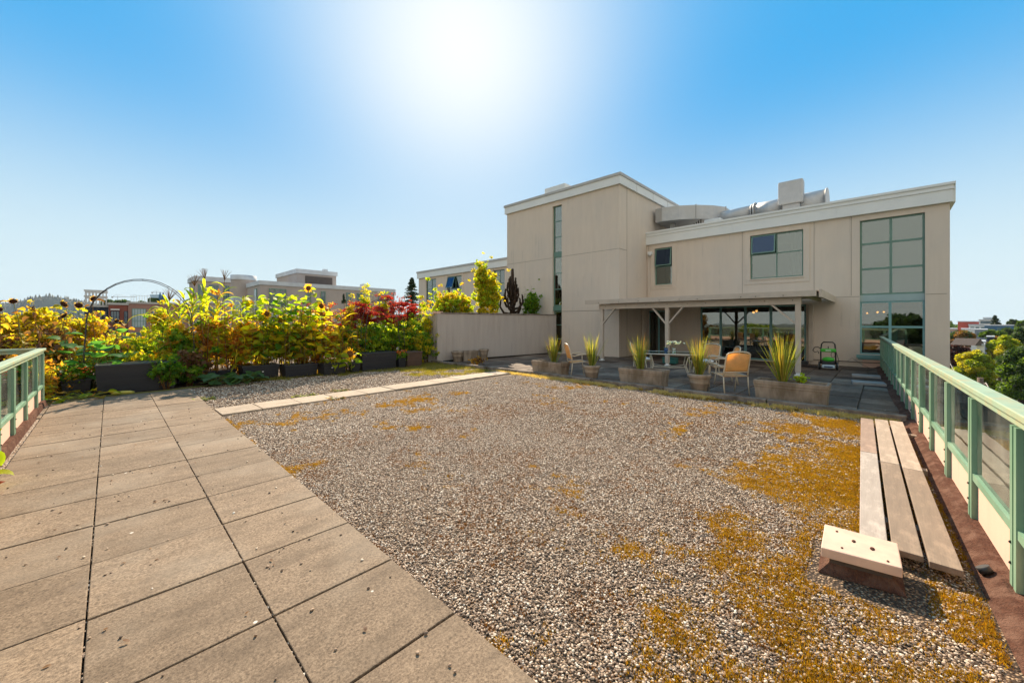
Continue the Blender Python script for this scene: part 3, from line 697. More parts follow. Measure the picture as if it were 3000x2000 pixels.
segs = [((21.2, 6.4, 6.75), (20.9, 4.35, 6.75), .33), ((20.9, 4.25, 6.72), (20.8, 3.0, 6.72), .40), ((20.8, 2.95, 6.66), (20.75, 1.65, 6.66), .48), ]
for a, b_, r in segs:
    m_ = MB(); m_.tube([a, b_], r, 20); m_.build('duct_section', M['steel'], du)
    m_ = MB(); A = Vector(a); B_ = Vector(b_); d_ = (B_-A).normalized()
    for q in (A, B_): MB().tube([q - d_*.025, q + d_*.025], r+.05, 20).build('flange', M['steel'], du)
m_ = MB(); m_.box(20.5, 21.1, 1.9, 6.2, 5.7, 6.3); m_.build('plinth', M['cap'], du)
ac = thing('rooftop_unit', 'square grey rooftop air unit standing up above the ducts', 'air conditioner', (20.0, 2.9, 6))
m_ = MB(); m_.box(20.0, 20.5, 2.38, 3.25, 6.62, 7.62); m_.build('cabinet', M['steel'], ac, bevel=.05)
m_ = MB(); m_.box(20.1, 20.4, 2.5, 3.1, 5.7, 6.62); m_.build('stand', M['steel'], ac)
cu = thing('condenser', 'low white curved condenser housing behind the roof edge', 'air conditioner', (19.4, 5.6, 5.9))
m_ = MB(); m_.box(19.2, 19.9, 5.3, 6.0, 5.7, 6.35); m_.build('casing', M['fascia'], cu, bevel=.02)
m_ = MB(); m_.lathe((19.55, 4.95, 6.05), [(0,.25),(.2,.22),(.34,.1),(.36,-.35)], 16); m_.build('fan_hood', M['fascia'], cu)
m_ = MB()
for k in range(6): MB().box(19.12, 19.16, 6.1+.1*k, 6.13+.1*k, 5.9, 6.4-.05*k).build('guard_bar', M['dark'], cu)

# ---- terrace wall ------------------------------------------------------
tw_ = thing('garden_wall', 'stained grey stucco wall holding the raised planting bed left of the stair tower', 'wall', (9, 12.6, 0))
m_ = MB(); a = Vector((8.93, 12.64, 0)); b_ = Vector((15.68, 11.93, 0)); d_ = (b_-a).normalized(); n_ = Vector((-d_.y, d_.x, 0))
q = lambda t, s: a + d_*t + n_*s
L = (b_-a).length
m_.prism([tuple(q(0,0)[:2]), tuple(q(L,0)[:2]), tuple(q(L,.22)[:2]), tuple(q(0,.22)[:2])], 0, 1.93)
m_.prism([(8.93,12.865),(9.15,12.865),(9.15,20),(8.93,20)], 0, 1.93)
m_.build('wall', M['stucco_wall'], tw_)
m_ = MB(); m_.prism([tuple(q(.15,-.03)[:2]), tuple(q(L-.02,-.03)[:2]), tuple(q(L-.02,.26)[:2]), tuple(q(.15,.26)[:2])], 1.932, 1.985); m_.build('coping', M['kerb'], tw_)
m_ = MB(); m_.box(8.90, 9.18, 12.62, 12.90, 1.931, 2.02); m_.build('pier_cap', M['pink'], tw_)
m_ = MB(); m_.prism([tuple(q(.25,-.03)[:2]), tuple(q(L-.02,-.03)[:2]), tuple(q(L-.02,-.002)[:2]), tuple(q(.25,-.002)[:2])], 0.0, .07); m_.build('footing_felt', M['dark'], tw_)
o = MB().prism([(9.16,12.9),(15.69,12.18),(15.69,15.44),(18.79,15.46),(18.79,22),(9.16,22)], .01, 1.82).build('planting_bed', M['earth']); struct(o)

# ---- railings ------------------------------------------------------------
def railing(label, pts, posts_, z0=.055, inner=1):
    """pts: line a->b ; posts_: distances along it; inner = side (+1 left of direction) that faces the deck"""
    a, b_ = Vector(pts[0]), Vector(pts[1]); d_ = (b_-a).normalized(); n_ = Vector((-d_.y, d_.x, 0)) * inner
    t = thing('railing', label, 'railing', tuple(a))
    L = (b_-a).length
    tr = MB(); tr.obox((a+b_)/2 + Vector((0,0,1.085)) + n_*.0, (L, .105, .042), d_, n_); tr.obox((a+b_)/2 + Vector((0,0,1.035)), (L, .045, .055), d_, n_)
    tr.build('top_rail', M['green_top'], t, bevel=.006)
    gl = MB(); ps = posts_
    for i, s in enumerate(ps):
        c = a + d_*s; p_ = MB()
        for sg in (-1, 1): p_.obox(c + d_*(sg*.036) + Vector((0,0,(z0+1.0)/2)), (.046, .06, 1.0-z0), d_, n_)
        p_.obox(c - n_*.012 + Vector((0,0,(z0+1.0)/2)), (.026, .03, 1.0-z0-.002), d_, n_)
        po = p_.build('post', M['green'], t)
        if 3 < i < 11:
            for zz in (.20, .32): MB().ball(tuple(c + d_*.036 + n_*.031 + Vector((0,0,zz))), .009, 8, 5).build('bolt', M['dark'], po)
        if i+1 < len(ps):
            m0, m1 = s+.06, ps[i+1]-.06; cm = a + d_*((m0+m1)/2)
            r_ = MB(); r_.obox(cm + Vector((0,0,.40)), (m1-m0, .05, .05), d_, n_); r_.build('mid_rail', M['green'], t)
            gl = MB(); gl.obox(cm + Vector((0,0,.715)), (m1-m0-.002, .006, .575), d_, n_); gl.build('glass_panel', M['railglass'], t)
    return t
# right: line along x at y = ry(x)
def on_r(x): return (x, ry(x)-.065, 0)
xs_ = [-1.3, -.25, .80, 1.70, 2.55, 3.60, 4.70, 5.77, 6.82, 7.82, 8.80, 9.75, 10.6, 11.5, 12.4, 13.3, 14.2, 15.1, 16.0, 16.9, 17.8, 18.36]
A0 = Vector(on_r(-1.35)); B0 = Vector(on_r(18.42)); 
railing('long pale green metal railing with glass panels along the right edge of the roof', (A0, B0), [ (Vector(on_r(x)) - A0).length for x in xs_])
ys_ = [-1.2, -.1, .95, 2.0, 3.05, 4.1, 5.1, 6.15, 7.2, 8.2, 9.3, 10.5, 11.40]
railing('pale green metal and glass railing along the left edge of the paved path', ((-.89,-1.25,0), (-.89,11.46,0)), [v+1.25 for v in ys_], inner=-1)
t_ = railing('short green railing running left from the corner behind the path railing', ((-.96,11.47,0), (-3.2,11.47,0)), [.5, 1.2, 2.2], inner=1)
t_ = railing('low green railing seen between the sunflowers at the far left', ((-2.45,13.6,0), (-5.2,13.6,0)), [.06, 1.0, 2.0, 2.7], inner=1)
# pink parapets under the railings
pp = thing('parapet', 'low pink stucco upstand under the right railing', 'wall', (4, -.6, 0))
m_ = MB(); d_ = Vector((1, RS, 0)).normalized(); n_ = Vector((-d_.y, d_.x, 0))
def par(mb, A, B_, n_, s0, s1, z0, z1):
    q = [A+n_*s0, B_+n_*s0, B_+n_*s1, A+n_*s1]; mb.prism([(v.x, v.y) for v in q], z0, z1)
par(m_, A0, B0, n_, -.36, -.002, -.42, .355); m_.build('wall', M['pink'], pp)
m_ = MB(); par(m_, A0, B0, n_, -.37, -.03, .3552, .362); m_.build('coping', M['pink'], pp)
pp = thing('parapet', 'low pink stucco upstand under the left railing', 'wall', (-1, 5, 0))
m_ = MB(); m_.box(-1.12, -.892, -1.3, 11.5, -.42, .355); m_.build('wall', M['pink'], pp)
# ================================================================== BACKGROUND
M['bstucco'] = pm('far_stucco', (.42,.365,.335), (.37,.325,.30), .8, .9)
M['bfascia'] = pm('far_fascia', (.58,.61,.64), None, 1, .7)
M['brick'] = pm('red_brick', (.24,.075,.05), (.19,.06,.045), 1.5, .9)
M['brick2'] = pm('pink_brick', (.34,.19,.15), (.29,.16,.13), 1.5, .9)
M['navy'] = pm('navy_panel', (.035,.05,.08), (.03,.04,.06), 1.5, .8)
M['white'] = pm('white_render', (.75,.74,.70), (.68,.67,.64), 1, .8)
M['blueclad'] = pm('blue_cladding', (.07,.15,.24), (.06,.12,.20), 1, .7)
M['wglass'] = pm('distant_glass', (.10,.17,.20), (.06,.10,.13), .5, .12, spec=1.0)
M['wglass2'] = pm('distant_glass_pale', (.42,.50,.52), (.25,.33,.36), .6, .15, spec=.9)
def XonY(px, Y):
    r = (px - CX) / FOC; d = Y / (FW.y + r * RT.y); return d * (FW.x + r * RT.x), d
def winY(parent, Y, px0, px1, z0, z1, cols=2, rows=2, mat=None, fmat=None):
    """window in a wall facing -y, its width taken between two sight lines"""
    x0, x1 = XonY(px0, Y)[0], XonY(px1, Y)[0]; fw = .09
    f = MB(); f.box(x0, x1, Y-.10, Y-.003, z0, z0+fw); f.box(x0, x1, Y-.10, Y-.003, z1-fw, z1); f.box(x0, x0+fw, Y-.10, Y-.003, z0+fw, z1-fw); f.box(x1-fw, x1, Y-.10, Y-.003, z0+fw, z1-fw)
    for i in range(1, cols): u = x0+(x1-x0)*i/cols; f.box(u-.04, u+.04, Y-.09, Y-.003, z0+fw, z1-fw)
    for j in range(1, rows): v = z0+(z1-z0)*j/rows; f.box(x0+fw, x1-fw, Y-.085, Y-.003, v-.035, v+.035)
    w_ = f.build('window', fmat or M['teal'], parent)
    g = MB(); g.box(x0+.02, x1-.02, Y-.05, Y-.004, z0+.02, z1-.02); g.build('pane', mat or M['wglass'], w_)
# --- beige neighbouring block -----------------------------------------
Y = 47.5
nb = thing('apartment_block', 'beige stucco apartment block with round corner tower rising behind the sunflowers', 'building', (18, Y, -14))
m_ = MB(); m_.box(11.0, 26.6, Y, 53, -14, 5.55); m_.build('wall', M['bstucco'], nb)
m_ = MB(); m_.box(10.9, 26.7, Y-.1, 53.1, 5.55, 6.0); m_.box(10.9, 26.7, Y-.14, Y-.002, 2.2, 2.45); m_.build('fascia', M['bfascia'], nb)
m_ = MB(); m_.lathe((10.95, 54.5, -14), [(1.22,0),(1.22,20.5)], 28); m_.build('round_tower', M['bstucco'], nb)
m_ = MB(); m_.lathe((10.95, 54.5, 6.5), [(1.28,0),(1.28,.55),(0,.57)], 28); m_.build('fascia', M['bfascia'], nb)
m_ = MB(); m_.lathe((10.95, 54.5, 2.6), [(1.25,0),(1.25,1.9)], 28); m_.build('window', M['wglass2'], nb)
xa, xb = XonY(870, 50.)[0], XonY(985, 50.)[0]
m_ = MB(); m_.box(xa, xb, 50, 58, 6.0, 7.4); m_.build('penthouse', M['bstucco'], nb)
m_ = MB(); m_.box(xa-.12, xb+.12, 49.88, 58.1, 7.4, 7.9); m_.build('fascia', M['bfascia'], nb)
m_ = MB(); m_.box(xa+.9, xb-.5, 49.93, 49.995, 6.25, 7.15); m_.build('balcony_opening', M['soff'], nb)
m_ = MB(); m_.box(xa+3.4, xa+3.9, 51, 51.5, 7.9, 8.3); m_.build('chimney', M['bfascia'], nb)
xa = XonY(1090, Y)[0]; m_ = MB(); m_.box(xa, xa+.8, 50, 51, 6.0, 6.7); m_.build('chimney', M['bfascia'], nb)
for (a, b_, z0, z1, c, r) in ((788,838,3.3,5.2,3,2),(896,911,3.2,5.2,2,2),(940,953,3.3,5.2,1,2),(1014,1028,3.2,5.2,1,2),(1045,1064,3.4,5.2,2,1),(1107,1132,2.6,5.1,3,2),
      (800,830,-.4,1.6,2,2),(860,880,-.4,1.6,2,2),(925,945,-.4,1.6,2,2),(1000,1018,-.4,1.6,1,2),(1060,1080,-.4,1.6,2,2),(1105,1130,-.4,1.6,2,2)):
    winY(nb, Y, a, b_, z0, z1, c, r)
w_ = MB(); w_.box(10.93, 10.997, 48.6, 49.6, 2.9, 5.2); w_ = w_.build('window', M['teal'], nb); g = MB(); g.box(10.90,10.93,48.7,49.5,3.0,5.1); g.build('pane', M['wglass2'], w_)
# left part of the same estate, further off
Y2 = 72.
nb2 = thing('apartment_block', 'grey apartment block behind the tall corn tassels, left of the round tower', 'building', (8, Y2, -14))
x0, x1 = XonY(573, Y2)[0], XonY(690, Y2)[0]
m_ = MB(); m_.box(x0, x1, Y2, 78.5, -14, 7.6); m_.build('wall', M['bstucco'], nb2)
m_ = MB(); m_.box(x0-.2, x1+.2, Y2-.2, 78.7, 7.6, 8.3); m_.box(x0-.15, x1+.15, Y2-.25, Y2-.01, 4.4, 4.7); m_.build('fascia', M['bfascia'], nb2)
m_ = MB(); xx = XonY(592, 76)[0]; m_.box(xx, xx+.3, 76, 76.3, 8.3, 9.9); m_.build('chimney', M['bfascia'], nb2)
for (a, b_) in ((580,600),(612,640),(655,672)): winY(nb2, Y2, a, b_, 5.0, 7.1, 3, 2)
for (a, b_) in ((578,598),(615,640)): winY(nb2, Y2, a, b_, 1.3, 3.7, 3, 2)
# --- brick blocks -------------------------------------------------------
Y3 = 100.
M['lawn_dark'] = pm('roof_hedge', (.05,.08,.02), (.03,.05,.015), 3, .95)
def block(name, label, px0, px1, z1, mat, wins, depth=16, Y=Y3, roof=M['cap'], fm=None):
    x0, x1 = XonY(px0, Y)[0], XonY(px1, Y)[0]
    t = thing(name, label, 'building', ((x0+x1)/2, Y, -14))
    m_ = MB(); m_.box(x0, x1, Y, Y+depth, -14, z1); m_.build('wall', mat, t)
    m_ = MB(); m_.box(x0-.15, x1+.15, Y-.2, Y+depth+.2, z1, z1+.35); m_.build('roof', roof, t)
    for wv in wins: winY(t, Y, *wv[:4], cols=wv[4], rows=wv[5], mat=wv[6] if len(wv) > 6 else None, fmat=fm)
    return t
blk = block('brick_building', 'red brick building with dark lower storeys seen through the left garden arch', 318, 374, 4.7, M['brick'], [(324,350,1.3,3.6,3,2),(363,374,1.3,3.6,2,2),(326,348,-2.2,.1,3,2),(366,374,-2.4,0,2,2,M['wglass2'])], fm=M['navy'])
m_ = MB(); x0, x1 = XonY(324,Y3)[0], XonY(350,Y3)[0]; m_.box(x0, x1, Y3-.6, Y3-.01, 3.75, 3.95); m_.build('canopy', M['white'], blk)
m_ = MB(); x0, x1 = XonY(319,Y3)[0], XonY(374,Y3)[0]; m_.box(x0, x1, Y3-.09, Y3-.004, -14, .6); m_.build('dark_storey', M['navy'], blk)
blk = block('brick_building', 'pinkish brown brick building with large gridded windows seen through the left garden arch', 375.5, 566, 5.0, M['brick2'], [(386,428,.6,4.1,5,3,M['wglass2']),(386,428,-3.2,-.3,4,2),(446,472,.9,3.9,3,2,M['wglass2']),(475,503,.9,3.9,4,1),(458,505,-3.0,-.3,4,1),(524,538,1.0,3.6,2,2,M['wglass2']),(548,556,1.0,3.6,1,2),(388,430,-7,-4.5,4,2),(450,500,-7,-4.5,4,2)], depth=20)
m_ = MB(); x0, x1 = XonY(440,Y3)[0], XonY(492,Y3)[0]; m_.box(x0, x1, Y3+2, Y3+8, 5.35, 6.3); m_.build('roof_planter', M['lawn_dark'], blk)
m_ = MB()
xa_, xb_ = XonY(384,Y3)[0], XonY(440,Y3)[0]
for i in range(8): u = xa_ + (xb_-xa_)*i/7; m_.box(u-.03, u+.03, Y3+.3, Y3+.36, 5.35, 6.5)
m_.box(xa_, xb_, Y3+.29, Y3+.37, 6.5, 6.56); m_.build('roof_railing', M['fascia'], blk)
block('glass_building', 'dark navy glazed building beside the red brick one', 262, 317, 4.3, M['navy'], [(268,284,-.5,3.6,3,3),(288,300,.8,3.6,3,2,M['wglass2']),(302,314,-.5,3.6,3,3),(270,312,-5,-1.4,8,3)], Y=102, fm=M['navy'])
# parasols on the brick roof
for i, pxx in enumerate((469, 478)):
    x_, d_ = XonY(pxx, Y3+1.2); t = thing('parasol', ('closed dark blue parasol on the brown brick roof terrace, left of two', 'closed dark blue parasol on the brown brick roof terrace, right of two')[i], 'parasol', (x_, Y3+1.2, 5.35))
    m_ = MB(); m_.tube([(x_,Y3+1.2,5.35),(x_,Y3+1.2,7.0)], .04, 6); m_.build('pole', M['cap'], t)
    m_ = MB(); m_.lathe((x_,Y3+1.2,5.9), [(.02,0),(.22,.15),(.20,.8),(.03,1.5)], 10); m_.build('canopy', M['blueclad'], t)
# steel frame under construction
sf = thing('steel_frame', 'unfinished grey steel and scaffold floor standing above the navy building', 'construction frame', (-2, 108, 4))
x0, x1 = XonY(250, 108)[0], XonY(311, 108)[0]; m_ = MB()
for i in range(7):
    u = x0+(x1-x0)*i/6
    for yy in (108, 114): m_.box(u-.07, u+.07, yy, yy+.14, 4, 7.5)
for z_ in (6.3, 7.4):
    for yy in (107.98, 113.98): m_.box(x0-.2, x1+.2, yy, yy+.24, z_, z_+.28)
m_.build('beam_grid', M['cap'], sf)
m_ = MB(); m_.box(x0-.1, x1+.1, 107.9, 116, -14, 4.4); m_.build('lower_floors', M['navy'], sf)
# cranes and glass tower far away
M['crane'] = pm('crane_steel', (.45,.42,.40), None, 1, .7)
def crane(label, px, py_top, jib0, jib1, d, zb=-14):
    p = P(px, py_top, d); t = thing('tower_crane', label, 'crane', (p.x, p.y, zb)); s_ = d/FOC
    m_ = MB(); m_.bar((p.x,p.y,zb), (p.x,p.y,p.z), 1.1*s_, 1.1*s_, (1,0,0)); m_.build('mast', M['crane'], t)
    a = P(jib0, py_top+3, d); b_ = P(jib1, py_top+4, d*1.02); m_ = MB(); m_.bar(a, b_, 1.0*s_, 1.2*s_); m_.build('jib', M['crane'], t)
    m_ = MB(); m_.bar(P(px,py_top-3,d), P(jib0+4,py_top+2,d), .4*s_, .4*s_); m_.bar(P(px,py_top-3,d), P((px+jib1)/2,py_top+2.5,d), .4*s_, .4*s_); m_.build('tie', M['crane'], t)
    m_ = MB(); q = P(jib0+3, py_top+5, d); m_.obox(q, (4*s_,3*s_,3*s_)); m_.build('counterweight', M['cap'], t)
crane('distant tower crane above the red brick building', 345, 866, 326, 400, 900)
crane('distant tower crane standing on the blue glass tower', 459, 853, 443, 482, 1500)
p0 = P(462, 886, 1450); gt = thing('glass_tower', 'distant blue glass tower that flares towards its top', 'building', (p0.x, p0.y, -14))
M['bt'] = pm('tower_glass', (.22,.42,.60), (.45,.62,.75), .01, .25, spec=.8)
m_ = MB(); k = 1450/FOC; m_.lathe((p0.x, p0.y, -14), [(13.5*k, 0), (13.5*k, 100), (17*k, 16+(943-864)*k+0)], 8); m_.build('tower', M['bt'], gt)

# ------------------------------------------------------------ trees
def leaves(cs, rs, n, size, flat=.0, seed=None):
    """n leaf faces spread through the volume of many clumps; returns arrays"""
    k = len(cs); vol = rs[:,0]*rs[:,1]; idx = RNG.choice(k, n, p=vol/vol.sum())
    d = RNG.normal(size=(n,3)); d /= np.linalg.norm(d, axis=1)[:,None]
    rad = RNG.uniform(.45, 1.06, n)**.6; ctr = cs[idx] + d*rs[idx]*rad[:,None]
    u = RNG.normal(size=(n,3)); u /= np.linalg.norm(u,axis=1)[:,None]; v = np.cross(u, d + RNG.normal(0,.6,(n,3))); v /= np.linalg.norm(v,axis=1)[:,None]+1e-9
    s_ = size*RNG.uniform(.6,1.4,n)[:,None]; w_ = s_*.55
    V = np.stack([ctr-u*s_, ctr+v*w_, ctr+u*s_, ctr-v*w_], 1).reshape(-1,3)
    return V, np.arange(4*n).reshape(-1,4)
def clumps(c, R, k, rr=(.22,.42), squash=.8, up=0.0):
    c = np.array(c); d = RNG.normal(size=(k,3)); d /= np.linalg.norm(d,axis=1)[:,None]; d[:,2] = np.where(d[:,2] < -.5, -d[:,2], d[:,2])
    rad = RNG.uniform(.25, 1.0, k)**.5; cs = c + d*rad[:,None]*np.array([R[0],R[1],R[2]])*.78
    r = RNG.uniform(rr[0], rr[1], k)*min(R[0], R[2]); return cs, np.stack([r, r, r*squash], 1)
M['bark'] = pm('bark', (.10,.075,.055), (.06,.045,.035), 6, .95, b=.6, bs=20)
LM = {'lime': leafm('foliage_lime', [(.10,.17,.012),(.20,.27,.015),(.30,.33,.02),(.14,.20,.015)], .5),
      'yellow': leafm('foliage_yellow', [(.30,.30,.02),(.42,.38,.02),(.24,.27,.02)], .5),
      'dark': leafm('foliage_dark', [(.025,.055,.015),(.045,.09,.02),(.07,.12,.025)], .35),
      'green': leafm('foliage_green', [(.04,.09,.012),(.08,.15,.015),(.12,.19,.02)], .45),
      'rust': leafm('foliage_rust', [(.16,.085,.015),(.24,.12,.02),(.10,.08,.02)], .4),
      'plum': leafm('foliage_plum', [(.055,.022,.025),(.09,.03,.03),(.07,.035,.035)], .35),
      'conifer': leafm('foliage_conifer', [(.02,.04,.022),(.03,.06,.03),(.05,.07,.03)], .2)}
def tree(label, c, R, lm, n=9000, k=34, ls=.12, zb=-14, group=None, lm2=None, rr=(.24,.42)):
    t = thing('tree', label, 'tree', (c[0], c[1], zb), group)
    m_ = MB(); top = (c[0], c[1], c[2]-R[2]*.2); r0 = max(.12, R[0]*.09)
    m_.tube([(c[0], c[1], zb), (c[0]+.1*R[0], c[1], (zb+top[2])/2), top], [r0*1.4, r0, r0*.6], 8)
    for i in range(7):
        a = i*0.9+.3; m_.tube([(c[0], c[1], c[2]-R[2]*.75), (c[0]+R[0]*.45*math.cos(a), c[1]+R[1]*.45*math.sin(a), c[2]-R[2]*.1), (c[0]+R[0]*.75*math.cos(a), c[1]+R[1]*.75*math.sin(a), c[2]+R[2]*.35)], [r0*.6, r0*.3, r0*.1], 6)
    m_.build('trunk', M['bark'], t)
    cs, rs = clumps(c, R, k, rr); V, F_ = leaves(cs, rs, n, ls); npmesh('crown', V, F_, LM[lm], t)
    if lm2:
        cs, rs = clumps((c[0],c[1],c[2]+R[2]*.25), (R[0]*.95,R[1]*.95,R[2]*.8), k//2, rr); V, F_ = leaves(cs, rs, n//2, ls); npmesh('crown', V, F_, LM[lm2], t)
    return t
def conifer(label, base, H, W, n=5000, ls=.2, group=None, lm='conifer'):
    t = thing('conifer_tree', label, 'tree', tuple(base), group)
    m_ = MB(); m_.tube([base, (base[0], base[1], base[2]+H)], [W*.06, .02], 6); m_.build('trunk', M['bark'], t)
    nb_ = 120; V = []; h = RNG.random(nb_)**.75; a = RNG.uniform(0, 6.283, nb_); cs = []; rs = []
    for hi, ai in zip(h, a):
        L = W*(1-hi)*RNG.uniform(.65,1.15)+.05*W
        for q in np.linspace(.15, 1, 5):
            cs.append((base[0]+math.cos(ai)*L*q, base[1]+math.sin(ai)*L*q, base[2]+H*(.12+.88*hi) - L*q*.30 + .12*L*q*q)); rs.append((W*.10*(1.25-q*.7), W*.10*(1.25-q*.7), W*.035))
    V, F_ = leaves(np.array(cs), np.array(rs), n, ls); npmesh('crown', V, F_, LM[lm], t); return t
def TP(px, py, d): return tuple(P(px, py, d))
# right side of the street
def TR(label, px0, px1, py0, py1, d, lm, n, k, ls, lm2=None):
    pc = (px0+px1)/2; r = (pc-CX)/FOC; c = P(pc, (py0+py1)/2, d); Rh = (px1-px0)/2*d/FOC/math.sqrt(1+r*r)*1.28; Rv = (py1-py0)/2*d/FOC*1.15
    return tree(label, tuple(c), (Rh, Rh, Rv), lm, n, k, ls, lm2=lm2, rr=(.14,.34))
TR('lime green tree filling the middle of the view below the right railing', 2800,2925,1030,1190,60,'lime',26000,70,.17,'yellow')
TR('golden lime tree rising behind the lime green tree at right', 2885,3000,985,1120,68,'yellow',15000,50,.18,'lime')
TR('large mid green tree in the lower right corner of the far view', 2925,3090,1012,1230,50,'green',26000,70,.16,'dark')
TR('plum coloured tree right of the building corner', 2745,2862,1004,1110,66,'plum',16000,45,.19)
TR('rusty green tree behind the plum coloured tree', 2782,2862,968,1030,90,'rust',10000,40,.22,'dark')
TR('yellowing tree close to the building corner behind the plum tree', 2752,2790,972,1015,95,'lime',4000,24,.22)
TR('brown green tree between the small house and the golden tree', 2898,2960,982,1030,95,'rust',8000,36,.22)
TR('round green tree in front of the white apartment block', 2868,2955,966,1000,100,'green',8000,40,.24)
TR('dark tree in front of the blue clad building', 2925,2972,960,990,105,'dark',5000,30,.25)
TR('dark bushy tree under the dark right edge of the skyline', 2965,3060,950,1030,85,'dark',9000,36,.22)
TR('grey green tree standing on the right skyline', 2950,2985,934,962,180,'dark',3000,20,.4)
TR('pale green tree at the far right end of the skyline', 2975,3030,938,965,170,'green',3000,20,.4)
conifer('thin dark conifer just right of the building corner', TP(2770,1000,60), 4.2, .7, 2000, .12)
conifer('dark fir tree behind the white terraces on the right skyline', TP(2915,965,140), 5.0, 2.6, 2500, .25)
# buildings on the right skyline
def rbox(name, label, px0, px1, pyt, pyb, d, mat, parts=(), depth=10):
    pm_ = (px0+px1)/2; n_ = P(pm_, HY, 1.0)-Vector((0,0,EYE)); n_.normalize(); u = Vector((n_.y, -n_.x, 0)); dc = P(pm_, pyb, d); hw = lambda px: (lambda v: v.dot(u)/v.dot(n_))(P(px, HY, 1.0)-Vector((0,0,EYE)))*Vector((dc.x, dc.y)).length
    a, b_ = dc+u*hw(px0), dc+u*hw(px1); L = (b_-a).length
    zt = P(px0, pyt, d).z; t = thing(name, label, 'building', (a.x, a.y, -14)); c = (a+b_)/2
    m_ = MB(); m_.obox(Vector((c.x, c.y, (zt-14)/2)) + n_*depth/2, (L, depth, zt+14), u, n_); m_.build('wall', mat, t)
    m_ = MB(); m_.obox(Vector((c.x, c.y, zt+.15)) + n_*depth/2, (L+.3, depth+.3, .3), u, n_); m_.build('roof', M['bfascia'], t)
    for (f0, f1, zz0, zz1) in parts:
        m_ = MB(); m_.obox(Vector((a.x, a.y, zt-(zz0+zz1)/2)) + u*L*(f0+f1)/2 - n_*.03, (L*(f1-f0), .12, zz1-zz0), u, n_); w_ = m_.build('window', M['teal'], t)
        m_ = MB(); m_.obox(Vector((a.x, a.y, zt-(zz0+zz1)/2)) + u*L*(f0+f1)/2 - n_*.06, (L*(f1-f0)-.2, .12, zz1-zz0-.2), u, n_); m_.build('pane', M['wglass'], w_)
    return t
rbox('red_building', 'windowless red building on the right skyline', 2806, 2868, 942.5, 985, 150, pm('red_render', (.45,.10,.075), (.38,.085,.06), 1, .9))
rbox('low_building', 'low pinkish building beside the foot of the red one', 2783, 2804, 964, 990, 140, pm('pink_render', (.50,.33,.28), None, 1, .9), [(.1,.3,.8,1.6),(.4,.6,.8,1.6)])
rbox('apartment_block', 'white terraced apartment block in front of the red building', 2817, 2852, 965, 1000, 120, M['white'], [(.1,.3,.7,1.7),(.4,.6,.7,1.7),(.7,.9,.7,1.7),(.1,.3,2.5,3.5),(.45,.6,2.5,3.5)])
rbox('apartment_block', 'white upper terrace block stepped back on the right skyline', 2838, 2890, 952, 990, 145, M['white'], [(.1,.3,.7,1.7),(.4,.6,.7,1.7),(.7,.9,.7,1.7)])
rbox('apartment_block', 'tallest pale block of the right skyline with a dark roof box', 2868, 2915, 937, 990, 165, M['white'], [(.1,.9,.4,1.6),(.1,.9,2.4,3.4)])
rbox('roof_house', 'grey stepped penthouse on top of the pale skyline block', 2880, 2905, 931, 945, 170, M['bfascia'], [(.1,.9,.4,1.4)])
rbox('blue_building', 'long blue clad building on the right skyline', 2884, 2970, 954, 990, 130, M['blueclad'], [(.05,.2,.8,1.6),(.45,.55,.8,1.6),(.7,.8,.8,1.6)])
rbox('grey_building', 'grey side wing below the blue clad building', 2856, 2892, 966.5, 1000, 110, pm('grey_render', (.25,.28,.33), None, 1, .9), [(.2,.4,.8,1.6)])
rbox('chimney_building', 'small brown block on the horizon right of our building', 2781, 2789, 940, 960, 400, M['brick2'])
hs_ = rbox('house', 'small white gabled house among the trees to the right', 2862, 2882, 1012, 1060, 62, M['white'], [(.3,.8,.8,2.4)], 3)
hp = Vector(hs_.location); a, b_ = P(2856,1012,61.5), P(2888,1012,62); u = (b_-a); u.z = 0; L = u.length; u.normalize(); n_ = Vector((-u.y,u.x,0)); n_ = n_ if n_.dot(FW) > 0 else -n_
m_ = MB(); z_ = a.z; m_.add([a, b_, (a+b_)/2+Vector((0,0,1.1)), a+n_*3, b_+n_*3, (a+b_)/2+n_*3+Vector((0,0,1.1))], [(0,1,2),(3,5,4),(0,2,5,3),(1,4,5,2),(0,3,4,1)]); m_.build('gable_roof', M['soff'], hs_)
rbox('garage', 'navy flat roofed box house between the trees on the right', 2892, 2912, 988, 1003, 90, M['navy'], (), 5)
rbox('flat_roofed_house', 'low house with a pale flat roof below the navy box', 2845, 2885, 1003, 1020, 70, M['white'], (), 6)
